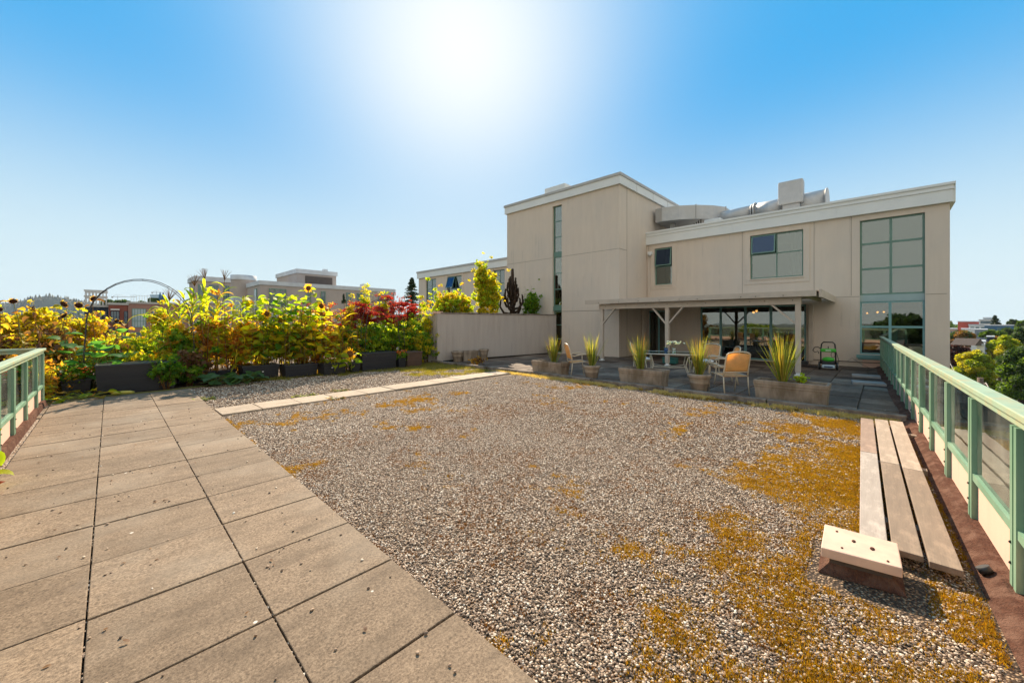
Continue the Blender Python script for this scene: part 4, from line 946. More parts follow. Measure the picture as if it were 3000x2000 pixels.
# utility poles and wires
M['pole'] = pm('weathered_pole', (.20,.15,.12), (.14,.11,.09), 4, .9)
def pole(label, p):
    t = thing('utility_pole', label, 'utility pole', (p.x, p.y, -14)); m_ = MB(); m_.tube([(p.x,p.y,-14), tuple(p)], .11, 8); m_.build('pole', M['pole'], t)
    m_ = MB(); m_.bar(p+Vector((-.7,.3,-.4)), p+Vector((.7,-.3,-.4)), .08, .1); m_.build('crossarm', M['pole'], t); return t
pa, pb = P(2771,1046,30), P(2872,1106,20); pc = P(3090,1215,12)
pole('wooden utility pole beside the building corner', pa); pole('wooden utility pole behind the right railing', pb)
for i, (a, b_) in enumerate(((pa+Vector((.5,-.2,-.3)), pb+Vector((.6,-.25,-.3))), (pa+Vector((-.5,.2,-.3)), pb+Vector((-.5,.2,-.3))), (pb+Vector((.6,-.25,-.3)), pc+Vector((.6,-.2,0))), (pb+Vector((-.5,.2,-.3)), pc+Vector((-.5,.2,0))))):
    m_ = MB(); m_.tube([a.lerp(b_, t) - Vector((0,0,.9*math.sin(math.pi*t))) for t in np.linspace(0,1,14)], .018, 5)
    o = m_.build('power_line', M['crane'], None)
    tag(o, ['overhead wire nearer us between the two utility poles','overhead wire farther off between the two utility poles','nearer overhead wire running right from the second pole','farther overhead wire running right from the second pole'][i], 'wire')
# street and lawns below
o = MB().add([(-200,-19,-13.95),(400,-19,-13.95),(400,-12,-13.95),(-200,-12,-13.95)],[(0,1,2,3)]).build('street', pm('asphalt', (.06,.06,.06), (.045,.045,.045), 2, .9)); struct(o)
M['lawn'] = pm('lawn', (.13,.15,.03), (.08,.11,.02), .4, .95)
o = MB().add([(-60,-60,-13.93),(140,-60,-13.93),(140,-19.5,-13.93),(-60,-19.5,-13.93)],[(0,1,2,3)]).build('lawn', M['lawn']); struct(o)
# left and centre distance
conifer('lone fir tree left of our building above the red maple', TP(1207,900,46), 3.5, 1.55, 5000, .09)
conifer('small clipped dark cypress in front of the beige block', TP(1007,892,44), 1.2, .30, 1500, .07)
# wooded hill
def hill_h(u): return 1.0
hv = []; hf = []; nseg = 60
ridge = []
for i in range(nseg+1):
    px = -420 + i*18.5
    top = 879 + 6*math.sin(i*.35) - 9*math.exp(-((px-130)/60)**2) + (max(0, px-250)*.10)
    ridge.append((px, min(top, 938)))
for (px, top) in ridge:
    for (d, py) in ((1300, 944.5), (1450, (944+top)/2+8), (1700, top+3), (2100, top+3), (2600, 943)): hv.append(P(px, py, d))
for i in range(nseg):
    for k in range(4): a = i*5+k; hf.append((a, a+5, a+6, a+1))
M['hill'] = pm('wooded_hill', (.018,.034,.03), (.025,.042,.036), .01, .95, spec=0)
o = MB().add(hv, hf, True).build('hills', M['hill']); struct(o)
# conifer wood on the hill: one mass of ragged crowns
V = []; F_ = []
n = 2600
for i in range(n):
    k = RNG.integers(0, nseg); f = RNG.random(); px = ridge[k][0]*(1-f)+ridge[k+1][0]*f; top = ridge[k][1]*(1-f)+ridge[k+1][1]*f
    q = RNG.random()**.7; d = 1400 + 300*q; py = 945*(1-q) + (top+4)*q; p = P(px, py, d); H = RNG.uniform(9, 20)*(1.25 if RNG.random() < .1 else 1); W_ = H*RNG.uniform(.22,.42); z = p.z-4
    b0 = len(V); m = 5
    for lv in range(3):
        zz = z + H*(.1+.3*lv); ww = W_*(1-.3*lv)
        for j in range(m): a = 6.283*j/m + lv + i; V.append((p.x+math.cos(a)*ww*RNG.uniform(.7,1.2), p.y+math.sin(a)*ww, zz))
        V.append((p.x, p.y, zz+H*.45)); bb = b0+lv*(m+1)
        for j in range(m): F_.append((bb+j, bb+(j+1)%m, bb+m))
o = npmesh('forest', np.array([tuple(v) for v in V]), np.array(F_), LM['conifer']); tag(o, 'dark conifer wood covering the distant hill at left', 'forest', kind='stuff')
# loose woods and gardens of the city between here and the horizon
def wood(name, label, items, lm, ls):
    cs = []; rs = []
    for (px, py, d, r) in items:
        p = P(px, py, d); c, r_ = clumps((p.x,p.y,p.z), (r,r,r*.7), 7, (.4,.6)); cs.append(c); rs.append(r_)
    cs = np.concatenate(cs); rs = np.concatenate(rs); V, F_ = leaves(cs, rs, len(items)*420, ls); o = npmesh(name, V, F_, LM[lm]); tag(o, label, 'forest', kind='stuff')
it_ = [(RNG.uniform(-200, 1300), RNG.uniform(941, 962), RNG.uniform(160, 420), RNG.uniform(5, 9)) for _ in range(90)]
wood('treetops', 'hazy dark treetops of the city in the left distance', it_, 'dark', .8)
it_ = [(RNG.uniform(315, 372), 893, 180, 3.2) for _ in range(6)] + [(RNG.uniform(395, 420), 893, 170, 2.2) for _ in range(2)]
wood('treetops', 'round treetops behind the roof of the red brick building', it_, 'dark', .5)
it_ = [(RNG.uniform(2690, 3250), RNG.uniform(962, 985), RNG.uniform(200, 420), RNG.uniform(4, 7)) for _ in range(90)]
wood('treetops', 'mixed green treetops of the city in the right distance', it_, 'green', .7)
it_ = [(RNG.uniform(2700, 3500), RNG.uniform(1120, 1300), RNG.uniform(70, 95), RNG.uniform(2.2, 3.2)) for _ in range(45)]
wood('shrubbery', 'dark undergrowth between the street trees at right', it_, 'dark', .35)
# trees on the near side of the building, behind the viewer: mirrored in the windows
for i, (x, y_, z_, r, lm) in enumerate(((-26,-10,-2,4,'rust'),(-30,4,-2.5,4,'green'),(-22,-22,-2,4.5,'dark'),(-34,14,-2,4,'lime'),(-14,-30,-2,4.5,'rust'),(-40,-2,0,3.5,'dark'),(-24,24,-2.5,4.5,'green'),(-30,-34,-1,4.5,'lime'),(-44,26,-1,4.5,'rust'),(-18,-4,-4,3.2,'lime'))):
    tree('tree behind the viewer that only the windows show', (x,y_,z_), (r,r,r*.9), lm, 3500, 22, .32, group='trees behind the viewer')
# ================================================================== ROOF GARDEN
M['blackbox'] = pm('dark_plastic', (.014,.016,.024), (.009,.011,.017), 3, .5, b=.2, bs=25, stretch=(.3,.3,3), c3=(.024,.023,.024), s3=1.2)
M['brownbox'] = pm('brown_plastic', (.10,.055,.035), (.07,.04,.028), 4, .6)
M['stemg'] = pm('green_stem', (.14,.17,.03), (.20,.17,.05), 8, .7)
M['stemb'] = pm('dry_stem', (.24,.13,.045), (.13,.065,.025), 12, .8)
M['petal'] = leafm('yellow_petal', [(.72,.42,.01),(.80,.52,.02)], .45)
M['disk'] = pm('seed_disk', (.16,.075,.02), (.07,.03,.015), 60, .9, b=.8, bs=90)
M['deadhead'] = pm('withered_head', (.075,.03,.02), (.035,.015,.012), 30, .95, b=.8, bs=60)
GL = {'green': leafm('leaf_green', [(.045,.13,.012),(.10,.21,.015),(.26,.35,.02)], .6),
      'lime': leafm('leaf_lime', [(.17,.28,.015),(.30,.38,.02),(.44,.43,.02)], .64),
      'gold': leafm('leaf_gold', [(.46,.36,.02),(.54,.44,.02),(.28,.28,.02),(.18,.22,.015),(.46,.42,.03)], .62),
      'orange': leafm('leaf_dry_orange', [(.36,.15,.02),(.48,.25,.04),(.22,.10,.02),(.48,.34,.05),(.28,.24,.03)], .6),
      'brown': leafm('leaf_withered', [(.16,.075,.03),(.10,.05,.025),(.24,.13,.05)], .35),
      'mixed': leafm('leaf_turning', [(.14,.24,.02),(.34,.35,.02),(.52,.36,.02),(.42,.18,.03),(.26,.31,.02)], .62),
      'red': leafm('leaf_red', [(.20,.012,.02),(.34,.022,.03),(.12,.012,.02),(.42,.05,.03),(.26,.03,.03)], .5),
      'burg': leafm('leaf_burgundy', [(.20,.035,.04),(.28,.05,.05),(.14,.03,.03)], .5),
      'squash': leafm('leaf_squash', [(.06,.12,.05),(.09,.16,.07),(.05,.12,.025)], .35),
      'kale': leafm('leaf_kale', [(.06,.19,.05),(.10,.26,.05),(.05,.15,.06)], .5)}
heart = lambda t: (math.sin(math.pi*min(1, t**.62)) ** .75) if t < 1 else 0.0
strap = lambda t: min(1, .35 + 3*t) * (1 - t**3)
R = random
def planter(label, x0, x1, y0, dep, h, mat, taper=.03, group='dark plastic planter boxes', ribs=3, name='planter_box'):
    t = thing(name, label, 'planter', ((x0+x1)/2, y0+dep/2, 0), group)
    y1 = y0+dep; m_ = MB(); w_ = .025
    lo = [(x0+taper,y0+taper),(x1-taper,y0+taper),(x1-taper,y1-taper),(x0+taper,y1-taper)]; hi = [(x0,y0),(x1,y0),(x1,y1),(x0,y1)]; hi2 = [(x0+w_,y0+w_),(x1-w_,y0+w_),(x1-w_,y1-w_),(x0+w_,y1-w_)]
    vs = [(a,b_,.01) for a,b_ in lo]+[(a,b_,h) for a,b_ in hi]+[(a,b_,h) for a,b_ in hi2]+[(a,b_,h-.1) for a,b_ in hi2]
    fs = [(3,2,1,0)]
    for k in range(3):
        for i in range(4): j = (i+1)%4; fs.append((4*k+i, 4*k+j, 4*k+4+j, 4*k+4+i))
    m_.add(vs, fs); m_.build('box', mat, t, bevel=.006)
    m_ = MB(); m_.box(x0-.012, x1+.012, y0-.012, y1+.012, h-.045, h-.008)
    m_.build('rim', mat, t, bevel=.006)
    for k in range(ribs):
        zz = h*(k+1)/(ribs+1.4); tp = taper*(1-zz/h); m_ = MB(); m_.box(x0+tp-.006, x1-tp+.006, y0+tp-.006, y0+tp+.01, zz-.006, zz+.006); m_.build('rib', mat, t)
    m_ = MB(); m_.box(x0+w_, x1-w_, y0+w_, y1-w_, h-.12, h-.06); m_.build('soil', M['earth'], t)
    return t
planter('large black ribbed planter box in front of the left garden arch', -.22, 1.10, 12.22, .75, .66, M['blackbox'], ribs=5)
planter('small black pot of orange marigolds left of the large black box', -.72, -.28, 12.55, .45, .36, M['blackbox'])
planter('low black planter box half hidden behind the squash patch', 1.16, 2.42, 12.90, .6, .30, M['blackbox'])
planter('low black planter box with a white tag under the first sunflowers', 2.48, 3.36, 12.45, .6, .40, M['blackbox'])
planter('low black planter box under the tall middle sunflowers', 3.42, 4.30, 12.15, .6, .37, M['blackbox'])
planter('short black planter box left of the drooping yellow sunflower', 4.36, 5.02, 11.86, .55, .36, M['blackbox'])
planter('small grey black pot just below the drooping sunflower', 5.22, 5.50, 11.92, .3, .33, M['blackbox'])
planter('tall charcoal planter box carrying the right garden arch', 5.56, 6.78, 11.95, .7, .60, M['blackbox'], ribs=5)
planter('small dark pot of red marigolds right of the tall charcoal box', 6.83, 7.10, 11.90, .3, .36, M['blackbox'])
planter('brown planter box nearest the stucco garden wall', 7.18, 7.80, 11.95, .5, .55, M['brownbox'])
for i, (x, y_, z_, t_) in enumerate(((2.95,12.44,.22,'white plant tag'),(4.6,11.85,.24,'t'),(.86,12.21,.28,'t'))):
    m_ = MB(); m_.box(x-.018, x+.018, y_-.004, y_+.012, z_-.012, z_+.012); o = m_.build('plant_tag', M['white'], None, origin=(x,y_,z_)); tag(o, ['small white tag on the box under the first sunflowers','small white tag on the short box left of the drooping sunflower','small white tag on the large black box'][i], 'tag')

def sunflower(label, x, y, z0, H, col, az=None, head='none', lean=.1, nl=None, ls=.24, group=None, head_el=-.3, head_az=None, hr=.075, dense=1.0):
    t = thing('sunflower', label, 'sunflower', (x,y,z0), group); az = R.uniform(0,6.28) if az is None else az
    pts = []; n = 9
    for i in range(n+1):
        f = i/n; pts.append((x+math.cos(az)*lean*f*f*H*.5+.012*math.sin(i*2+x*9), y+math.sin(az)*lean*f*f*H*.5+.012*math.cos(i*3+x), z0+H*f))
    dry = col in ('brown','orange')
    m_ = MB(); m_.tube(pts, [.014-.009*i/n for i in range(n+1)], 6); m_.build('stem', M['stemb' if dry else 'stemg'], t)
    lf = MB(); pet = MB(); nl = nl or int(H*13*dense); ga = R.uniform(0,6)
    for i in range(nl):
        f = .12+.86*(i+R.random()*.6)/nl; p = Vector(pts[0]).lerp(Vector(pts[-1]), f); j = int(f*n); p = Vector(pts[j]).lerp(Vector(pts[min(j+1,n)]), f*n-j)
        a = ga+i*2.4+R.uniform(-.4,.4); L = ls*R.uniform(.65,1.2)*(1-.25*f); pl = L*R.uniform(.35,.75); el = R.uniform(.1,.7)
        if dry: el = R.uniform(-.7,.3)
        q = p+Vector((math.cos(a)*math.cos(el), math.sin(a)*math.cos(el), math.sin(el)))*pl; pet.tube([p,q],[.004,.003],4,False)
        lf.blade(q, a, el-.25, L, L*R.uniform(.72,.95)*(.6 if dry else 1), R.uniform(.7,1.7)*(1.5 if dry else 1), 6, heart, fold=R.uniform(.1,.5)+(.5 if dry else 0), roll=R.uniform(-.7,.7), wob=R.uniform(-.5,.5))
    lf.build('leaves', GL[col], t); pet.build('leaf_stalks', M['stemb' if dry else 'stemg'], t)
    if head != 'none':
        hz = head_az if head_az is not None else az; c = Vector(pts[-1]); d_ = Vector((math.cos(hz)*math.cos(head_el), math.sin(hz)*math.cos(head_el), math.sin(head_el)))
        u = d_.cross(Vector((0,0,1))).normalized(); v = u.cross(d_)
        nk = MB(); nk.tube([c, c+Vector((0,0,.03))+d_*.03, c+d_*.07], [.008,.008,.02], 6); nk.build('neck', M['stemb' if head == 'dead' else 'stemg'], t)
        c = c+d_*.075; m_ = MB(); k = 14; vs = [c+d_*.022]
        for rr, dd in ((.55,.018),(1,.004),(1.05,-.012),(.5,-.03)):
            for i in range(k): a = 6.283*i/k; vs.append(c+(u*math.cos(a)+v*math.sin(a))*hr*rr*R.uniform(.93,1.07)+d_*dd*(hr/.075))
        fs = [(0,1+i,1+(i+1)%k) for i in range(k)]+[(1+r_*k+i,1+(r_+1)*k+i,1+(r_+1)*k+(i+1)%k,1+r_*k+(i+1)%k) for r_ in range(3) for i in range(k)]+[tuple(1+3*k+i for i in range(k))]
        m_.add(vs, fs, True); hd_ = m_.build('flower_head', M['disk'] if head == 'bloom' else M['deadhead'], t)
        pm_ = MB(); np_ = 26 if head == 'bloom' else 14
        for i in range(np_):
            a = 6.283*i/np_+R.uniform(-.1,.1); dr = u*math.cos(a)+v*math.sin(a)+d_*(.15 if head == 'bloom' else -.9); dr.normalize(); L = hr*(1.15 if head == 'bloom' else .7)*R.uniform(.8,1.2)
            pm_.blade(c+(u*math.cos(a)+v*math.sin(a))*hr*.9, math.atan2(dr.y,dr.x), math.asin(max(-1,min(1,dr.z))), L, hr*.42, R.uniform(-.4,.5), 3, roll=R.uniform(-.5,.5)+math.pi/2*(abs(d_.z)<.7)*abs(math.sin(a)))
        pm_.build('petals' if head == 'bloom' else 'bracts', M['petal'] if head == 'bloom' else GL['orange'], hd_)
    return t
def corn(label, x, y, z0, H, top='lime', low='orange', tassel=True, nl=15, L0=.75, group=None):
    t = thing('corn_plant', label, 'corn plant', (x,y,z0), group); a0 = R.uniform(0,6.28); pts = [(x+.05*math.sin(i*.7+x)*i/8, y+.05*math.cos(i*.5+y)*i/8, z0+H*i/8) for i in range(9)]
    m_ = MB(); m_.tube(pts, [.016-.0012*i for i in range(9)], 6); m_.build('stalk', M['stemb'], t)
    up = MB(); lo = MB(); az = a0
    for i in range(nl):
        f = .08+.9*i/nl; j = min(7,int(f*8)); p = Vector(pts[j]).lerp(Vector(pts[j+1]), f*8-j); az += math.pi+R.uniform(-.7,.7)*.6
        hi_ = f > .5; L = L0*R.uniform(.65,1.1)*(1 if f < .85 else .6); (up if hi_ else lo).blade(p, az, R.uniform(.75,1.25) if hi_ else R.uniform(-.1,.9), L, .075 if hi_ else .055, R.uniform(1.3,2.6), 9, strap, fold=.45, roll=R.uniform(-.4,.4), wob=R.uniform(-.6,.6))
    up.build('leaves', GL[top], t); lo.build('dry_leaves', GL[low], t)
    if tassel:
        m_ = MB(); c = Vector(pts[-1])
        for i in range(11):
            a = R.uniform(0,6.28); sp = R.uniform(.1,.55) if i else 0; q = [c]; 
            for k in range(4): q.append(q[-1]+Vector((math.cos(a)*math.sin(sp), math.sin(a)*math.sin(sp), math.cos(sp)))*.085); sp += .08
            m_.tube(q, [.005,.006,.005,.004,.002], 4)
        m_.build('tassel', M['stemb'], t)
    return t
def fuzz(c, Rr, n, size):
    """leaves thinning out towards the edge"""
    k = max(12, n//14); cc = np.array(c) + RNG.normal(0, .48, (k,3))*np.array(Rr); cc[:,2] = np.maximum(cc[:,2], c[2]-Rr[2]); r = RNG.uniform(.05,.12,k)
    return leaves(cc, np.stack([r,r,r*.7],1), n, size)
def bush(label, c, Rr, lm, n=3500, k=18, ls=.035, z0=0, name='garden_shrub', cat='shrub', group=None, rr=(.10,.34), lm2=None, stems=6, sm='stemb'):
    k = int(k*1.7) if k > 8 else k; n = int(n*.95)
    t = thing(name, label, cat, (c[0],c[1],z0), group); m_ = MB()
    for i in range(stems):
        a = i*6.283/stems+R.uniform(-.3,.3); m_.tube([(c[0]+.04*math.cos(a),c[1]+.04*math.sin(a),z0),(c[0]+Rr[0]*.35*math.cos(a),c[1]+Rr[1]*.35*math.sin(a),c[2]-Rr[2]*.3),(c[0]+Rr[0]*.65*math.cos(a),c[1]+Rr[1]*.65*math.sin(a),c[2]+Rr[2]*.45)], [.012,.008,.003], 5)
    m_.build('stems', M[sm], t)
    nc = int(n*.62); cs, rs = clumps(c, Rr, k, rr); V, F_ = leaves(cs, rs, nc, ls)
    cs = np.array([c]); V2, F2 = fuzz(c, Rr, n-nc, ls*1.15); npmesh('leaves', np.concatenate([V, V2]), np.concatenate([F_, F2+len(V)]), GL[lm], t)
    if lm2:
        cs, rs = clumps(c, Rr, k, rr); V, F_ = leaves(cs, rs, n//3, ls*1.1); V2, F2 = fuzz(c, Rr, n//4, ls*1.2); npmesh('leaves', np.concatenate([V, V2]), np.concatenate([F_, F2+len(V)]), GL[lm2], t)
    if Rr[2] > .3:                                     # loose shoots with proper leaves break up the outline
        m_ = MB(); sh = MB()
        for i in range(int(10 + 14*Rr[0])):
            a = R.uniform(0,6.28); q = R.random()**.5; p = Vector((c[0]+Rr[0]*q*.8*math.cos(a), c[1]+Rr[1]*q*.8*math.sin(a), c[2]-Rr[2]*.2)); H_ = Rr[2]*R.uniform(.9,1.5)*(1.15-.5*q); tl = R.uniform(0,.28)
            e = p+Vector((math.cos(a)*tl*H_, math.sin(a)*tl*H_, H_)); mid = p.lerp(e,.55)+Vector((R.uniform(-.02,.02),0,0)); sh.tube([p,mid,e],[.005,.004,.002],4,False)
            for j in range(9):
                f = .35+.65*j/8; pp = p.lerp(e,f); ll = ls*R.uniform(1.4,2.6)*(1.2-.5*f); m_.blade(pp, R.uniform(0,6.28), R.uniform(-.3,.9), ll, ll*R.uniform(.35,.7), R.uniform(.2,1.2), 3, fold=.3, roll=R.uniform(-.6,.6))
        m_.build('shoot_leaves', GL[lm2 or lm], t); sh.build('shoots', M[sm], t)
    return t
ORD = ['first','second','third','fourth','fifth','sixth','seventh','eighth','ninth','tenth','eleventh','twelfth','thirteenth','fourteenth','fifteenth','sixteenth','seventeenth','eighteenth','nineteenth','twentieth','twenty-first','twenty-second','twenty-third','twenty-fourth','twenty-fifth']
# corn block behind the low boxes
cx_ = [(1.05,13.35,2.35),(1.30,13.7,2.45),(1.52,13.2,2.75),(1.78,13.55,2.95),(2.02,13.25,2.55),(2.25,13.75,3.0),(2.40,13.3,2.45),(1.65,14.1,2.6),(2.62,13.6,2.35),(1.9,13.9,2.8),(2.1,13.5,2.7),(1.4,13.9,2.6),(2.75,13.9,2.6)]
for i, (x,y_,h) in enumerate(cx_):
    corn(f'tall corn plant with orange lower leaves, {ORD[i]} in the clump beside the left arch', x, y_, .25, h-.45, ['lime','mixed','lime'][i%3], tassel=i in (2,3,5,0), L0=.85 if i < 6 else .7, group='corn plants in the clump right of the left arch')
# tall green sunflowers
sf_ = [(2.75,12.75,2.15,'lime',0),(2.95,13.05,2.35,'lime',0),(3.10,12.75,1.85,'green',1),(3.32,13.1,2.2,'green',0),(3.52,12.5,2.25,'green',0),(3.72,12.8,2.45,'lime',0),(3.92,12.45,2.2,'green',0),(4.08,12.7,2.1,'lime',0),(4.22,12.5,2.62,'lime',1),(4.45,12.3,2.1,'lime',1),(4.60,12.6,1.8,'mixed',0),(3.0,12.6,1.4,'mixed',0),(3.6,12.4,1.5,'gold',0),(4.0,12.35,1.4,'mixed',0),(4.5,12.1,1.3,'gold',0),(2.65,12.9,2.0,'lime',0),(3.2,12.95,2.45,'lime',0),(3.45,12.8,2.0,'green',0),(3.62,13.0,2.5,'lime',0),(3.85,12.7,2.3,'lime',0),(4.35,12.75,2.25,'green',0),(3.05,12.9,1.7,'lime',0),(4.15,12.9,2.0,'gold',0)]
for i, (x,y_,h,c,b_) in enumerate(sf_):
    sunflower(f'leafy {"blooming " if b_ else ""}sunflower, {ORD[i]} in the green row behind the low black boxes', x, y_, .32, h-.32, c, head='bloom' if b_ else 'none', head_az=-2.4 if b_ else None, head_el=(.1 if i == 8 else -.2), ls=.29, hr=.075, group='leafy sunflowers behind the low black boxes', dense=1.15)
# bare and dry canes that show between the leaves
cn = [(R.uniform(1.2,5.5)) for _ in range(46)]
for i, x in enumerate(sorted(cn)):
    y_ = 13.0 - .25*(x-1.2) + R.uniform(0,.7); h = R.uniform(1.0,2.1); t = thing('dry_cane', 'dry bare cane with a few hanging brown leaves among the tall sunflowers and corn', 'stalk', (x,y_,.25), 'dry canes standing between the sunflowers and corn')
    m_ = MB(); m_.tube([(x,y_,.25),(x+R.uniform(-.06,.06),y_,.25+h*.5),(x+R.uniform(-.12,.12),y_+.05,.25+h)], [.012,.009,.004], 5); m_.build('stalk', M['stemb'], t)
    m_ = MB()
    for j in range(7): m_.blade((x,y_,.25+h*(.15+.11*j)), R.uniform(0,6.28), R.uniform(-.2,.8), R.uniform(.25,.5), R.uniform(.03,.06), R.uniform(1.5,2.8), 6, strap, fold=.5, roll=R.uniform(-.6,.6), wob=R.uniform(-.8,.8))
    m_.build('dry_leaves', GL[R.choice(['orange','gold','brown'])], t)
# the low drooping ones in front
for (lb, x,y_,h,c,hd_,el) in (('short sunflower leaning out with a big yellow bloom over the small pot',5.12,11.72,.52,'lime','bloom',-.05),('broad leaved young sunflower hanging over the short black box',4.68,11.85,.72,'lime','none',0),('small gold leaved sunflower beside the leaning bloom',4.95,12.0,.85,'gold','none',0)):
    sunflower(lb, x, y_, .12, h, c, head=hd_, head_az=-2.35, head_el=el, hr=.10, ls=.25, nl=12, lean=.25, az=-2.3)
# dry corn and burgundy amaranth in the middle
for i, (x,y_,h) in enumerate(((4.95,12.9,1.95),(5.2,12.6,2.05),(5.42,12.9,1.8),(4.8,13.3,1.9),(5.7,13.1,2.0),(5.05,12.45,1.45))):
    corn(f'dried orange corn plant with yellow top leaves, {ORD[i]} between sunflowers and red maple', x, y_, .3, h-.3, 'gold' if i % 2 else 'orange', 'orange', tassel=False, nl=16, L0=.6, group='dried corn plants between the sunflowers and the red maple')
bush('burgundy leaved shrub showing between the sunflowers and the dried corn', (4.9,13.9,1.5), (.7,.5,.75), 'burg', 4500, 20, .03, lm2='orange')
# under-growth behind the low boxes
for i, (x,y_,z_,r,h,c,c2) in enumerate(((1.25,13.2,.80,.5,.8,'mixed','green'),(1.95,13.3,.95,.55,.95,'orange','lime'),(2.65,13.1,.90,.5,.85,'mixed','orange'),(3.3,13.0,.90,.5,.85,'gold','lime'),(4.0,12.8,.85,.5,.8,'gold','orange'),(4.7,12.6,.8,.45,.75,'orange','gold'),(5.35,12.7,.8,.4,.75,'mixed','green'))):
    bush(f'tangle of dying orange and yellow leaves low among the stalks, {ORD[i]} from the left', (x,y_,z_), (r,.42,h), c, 1500, 40, .062, lm2=c2, rr=(.08,.26), name='undergrowth', cat='undergrowth', group='low tangles among the stalks behind the low boxes')
# red maple and neighbours
def maple(label, c, Rr, n, z0=.4, lm='red', k=26):
    t = thing('japanese_maple', label, 'maple', (c[0],c[1],z0)); m_ = MB(); cs = []; rs = []
    for i in range(9):
        a = i*.7+R.random(); e = (c[0]+Rr[0]*.8*math.cos(a)*R.uniform(.5,1), c[1]+Rr[1]*.8*math.sin(a)*R.uniform(.5,1), c[2]+Rr[2]*R.uniform(-.5,.9)); m_.tube([(c[0],c[1],z0),(c[0]+.15*math.cos(a),c[1]+.1*math.sin(a),(z0+c[2])/2),e],[.018,.012,.004],5)
        for j in range(5):
            q = R.uniform(0,6.28); cs.append((e[0]+math.cos(q)*R.uniform(0,.34), e[1]+math.sin(q)*R.uniform(0,.25), e[2]+R.uniform(-.10,.10))); w_ = R.uniform(.10,.26); rs.append((w_,w_,w_*.26))
    m_.build('branches', M['bark'], t); V, F_ = leaves(np.array(cs), np.array(rs), int(n*.8), .03); npmesh('leaves', V, F_, GL[lm], t)
    cs = np.array([c]); V, F_ = fuzz(c, Rr, int(n*.2), .03); npmesh('leaves', V, F_, GL['burg'], t); return t
maple('bright red japanese maple standing highest beside the stucco garden wall', (8.2,14.2,1.95), (.95,.7,.60), 10000)
maple('red japanese maple growing through the right garden arch', (6.9,13.6,1.60), (.75,.5,.65), 5500)
maple('small crimson maple between the dried corn and the right arch', (5.95,13.5,1.75), (.40,.4,.60), 3600)
maple('low red branches of maple under the right garden arch', (7.6,13.6,1.25), (.6,.4,.35), 3200)
bush('tall yellow green column of leaves left behind the right arch', (6.6,13.9,1.75), (.22,.25,1.05), 'gold', 3200, 18, .035, lm2='lime')
bush('second yellow green column of leaves behind the right arch', (7.45,14.1,1.7), (.20,.25,.95), 'lime', 2800, 16, .035, lm2='gold')
bush('slender yellow shoot between the dried corn and the crimson maple', (5.75,13.3,1.65), (.16,.2,.75), 'gold', 1800, 12, .035)
for i, (x,y_,z_,r,h,c,c2) in enumerate(((5.9,12.9,.95,.5,.55,'green','mixed'),(6.5,12.9,1.0,.5,.6,'green','lime'),(7.1,12.9,.95,.5,.55,'lime','green'),(7.7,13.1,1.05,.5,.65,'green','gold'),(8.3,13.3,1.1,.5,.7,'green','lime'),(8.6,13.9,1.2,.4,.8,'green','mixed'),(7.95,12.75,.75,.35,.5,'green','gold'),(8.45,12.9,.7,.4,.6,'green','gold'),(6.1,13.0,.75,.5,.7,'green','lime'),(7.0,13.3,.75,.5,.7,'green','gold'))):
    bush(f'dense green garden bush, {ORD[i]} from the left under the red maples', (x,y_,z_), (r,.45,h), c, 3400, 18, .035, lm2=c2, group='green bushes under the red maples')
bush('feathery pale seed grass reaching the corner of the stucco wall', (8.75,13.1,1.2), (.3,.3,.85), 'lime', 2600, 12, .03, lm2='gold')
def marigold(label, c, r, h):
    t = bush(label, c, (r,r*.8,h), 'green', 1500, 10, .022, c[2]-h, 'marigold', 'marigold', lm2=None)
    m_ = MB()
    for i in range(30):
        a = R.uniform(0,6.28); q = R.random()**.5; p = (c[0]+r*q*math.cos(a), c[1]+r*.8*q*math.sin(a)-.03, c[2]+h*R.uniform(.1,1.0)); m_.ball(p, R.uniform(.016,.026), 7, 4, (1,1,.6))
    m_.build('flowers', M['marig'], t)
M['marig'] = pm('marigold_flower', (.75,.16,.02), (.55,.07,.02), 40, .8)
marigold('orange marigolds spilling over the small black pot at left', (-.48,12.65,.48), .34, .20)
marigold('red marigolds over the small pot beside the brown box', (6.98,12.0,.46), .22, .16)
# withered sunflowers to the left
ws = [(-2.5,14.2,1.75),(-2.15,13.8,1.6),(-1.85,14.3,1.85),(-1.6,13.6,1.75),(-1.35,14.1,1.95),(-1.05,13.5,1.8),(-.85,14.0,1.9),(-.65,13.4,1.65),(-1.9,13.2,1.5),(-1.2,13.0,1.45),(-.25,14.1,2.05),(-.5,14.6,1.9),(.1,13.5,1.55),(-2.9,13.7,1.7),(.35,14.0,1.5)]
for i, (x,y_,h) in enumerate(ws):
    sunflower(f'withered sunflower with drooping dark seed head, {ORD[i]} of the brown group left of the arch', x, y_, 0, h*1.08, ['brown','gold','brown','orange','mixed'][i%5], head='dead', head_az=R.uniform(-3.4,.2), head_el=R.uniform(-1.3,-.1), hr=R.uniform(.042,.075), ls=.19, nl=20, group='withered sunflowers left of the arch', lean=.15)
for i, (x,y_,z_,r,h,c,c2) in enumerate(((-2.7,14.4,.9,.6,.85,'mixed','brown'),(-2.0,14.0,.8,.55,.8,'orange','mixed'),(-1.5,13.6,.7,.45,.65,'brown','gold'),(-1.0,14.2,.85,.5,.85,'mixed','brown'),(-1.2,12.9,.45,.4,.5,'orange','mixed'),(-3.4,14.8,1.0,.6,.95,'gold','brown'),(-.5,15.2,1.1,.6,.75,'mixed','gold'),(-1.7,14.9,1.1,.6,.7,'gold','mixed'),(-2.4,15.4,1.2,.6,.7,'lime','brown'))):
    bush(f'autumn coloured bush, {ORD[i]} among the withered sunflowers at left', (x,y_,z_), (r,.45,h), c, 2800, 16, .045, lm2=c2, group='autumn bushes among the withered sunflowers')
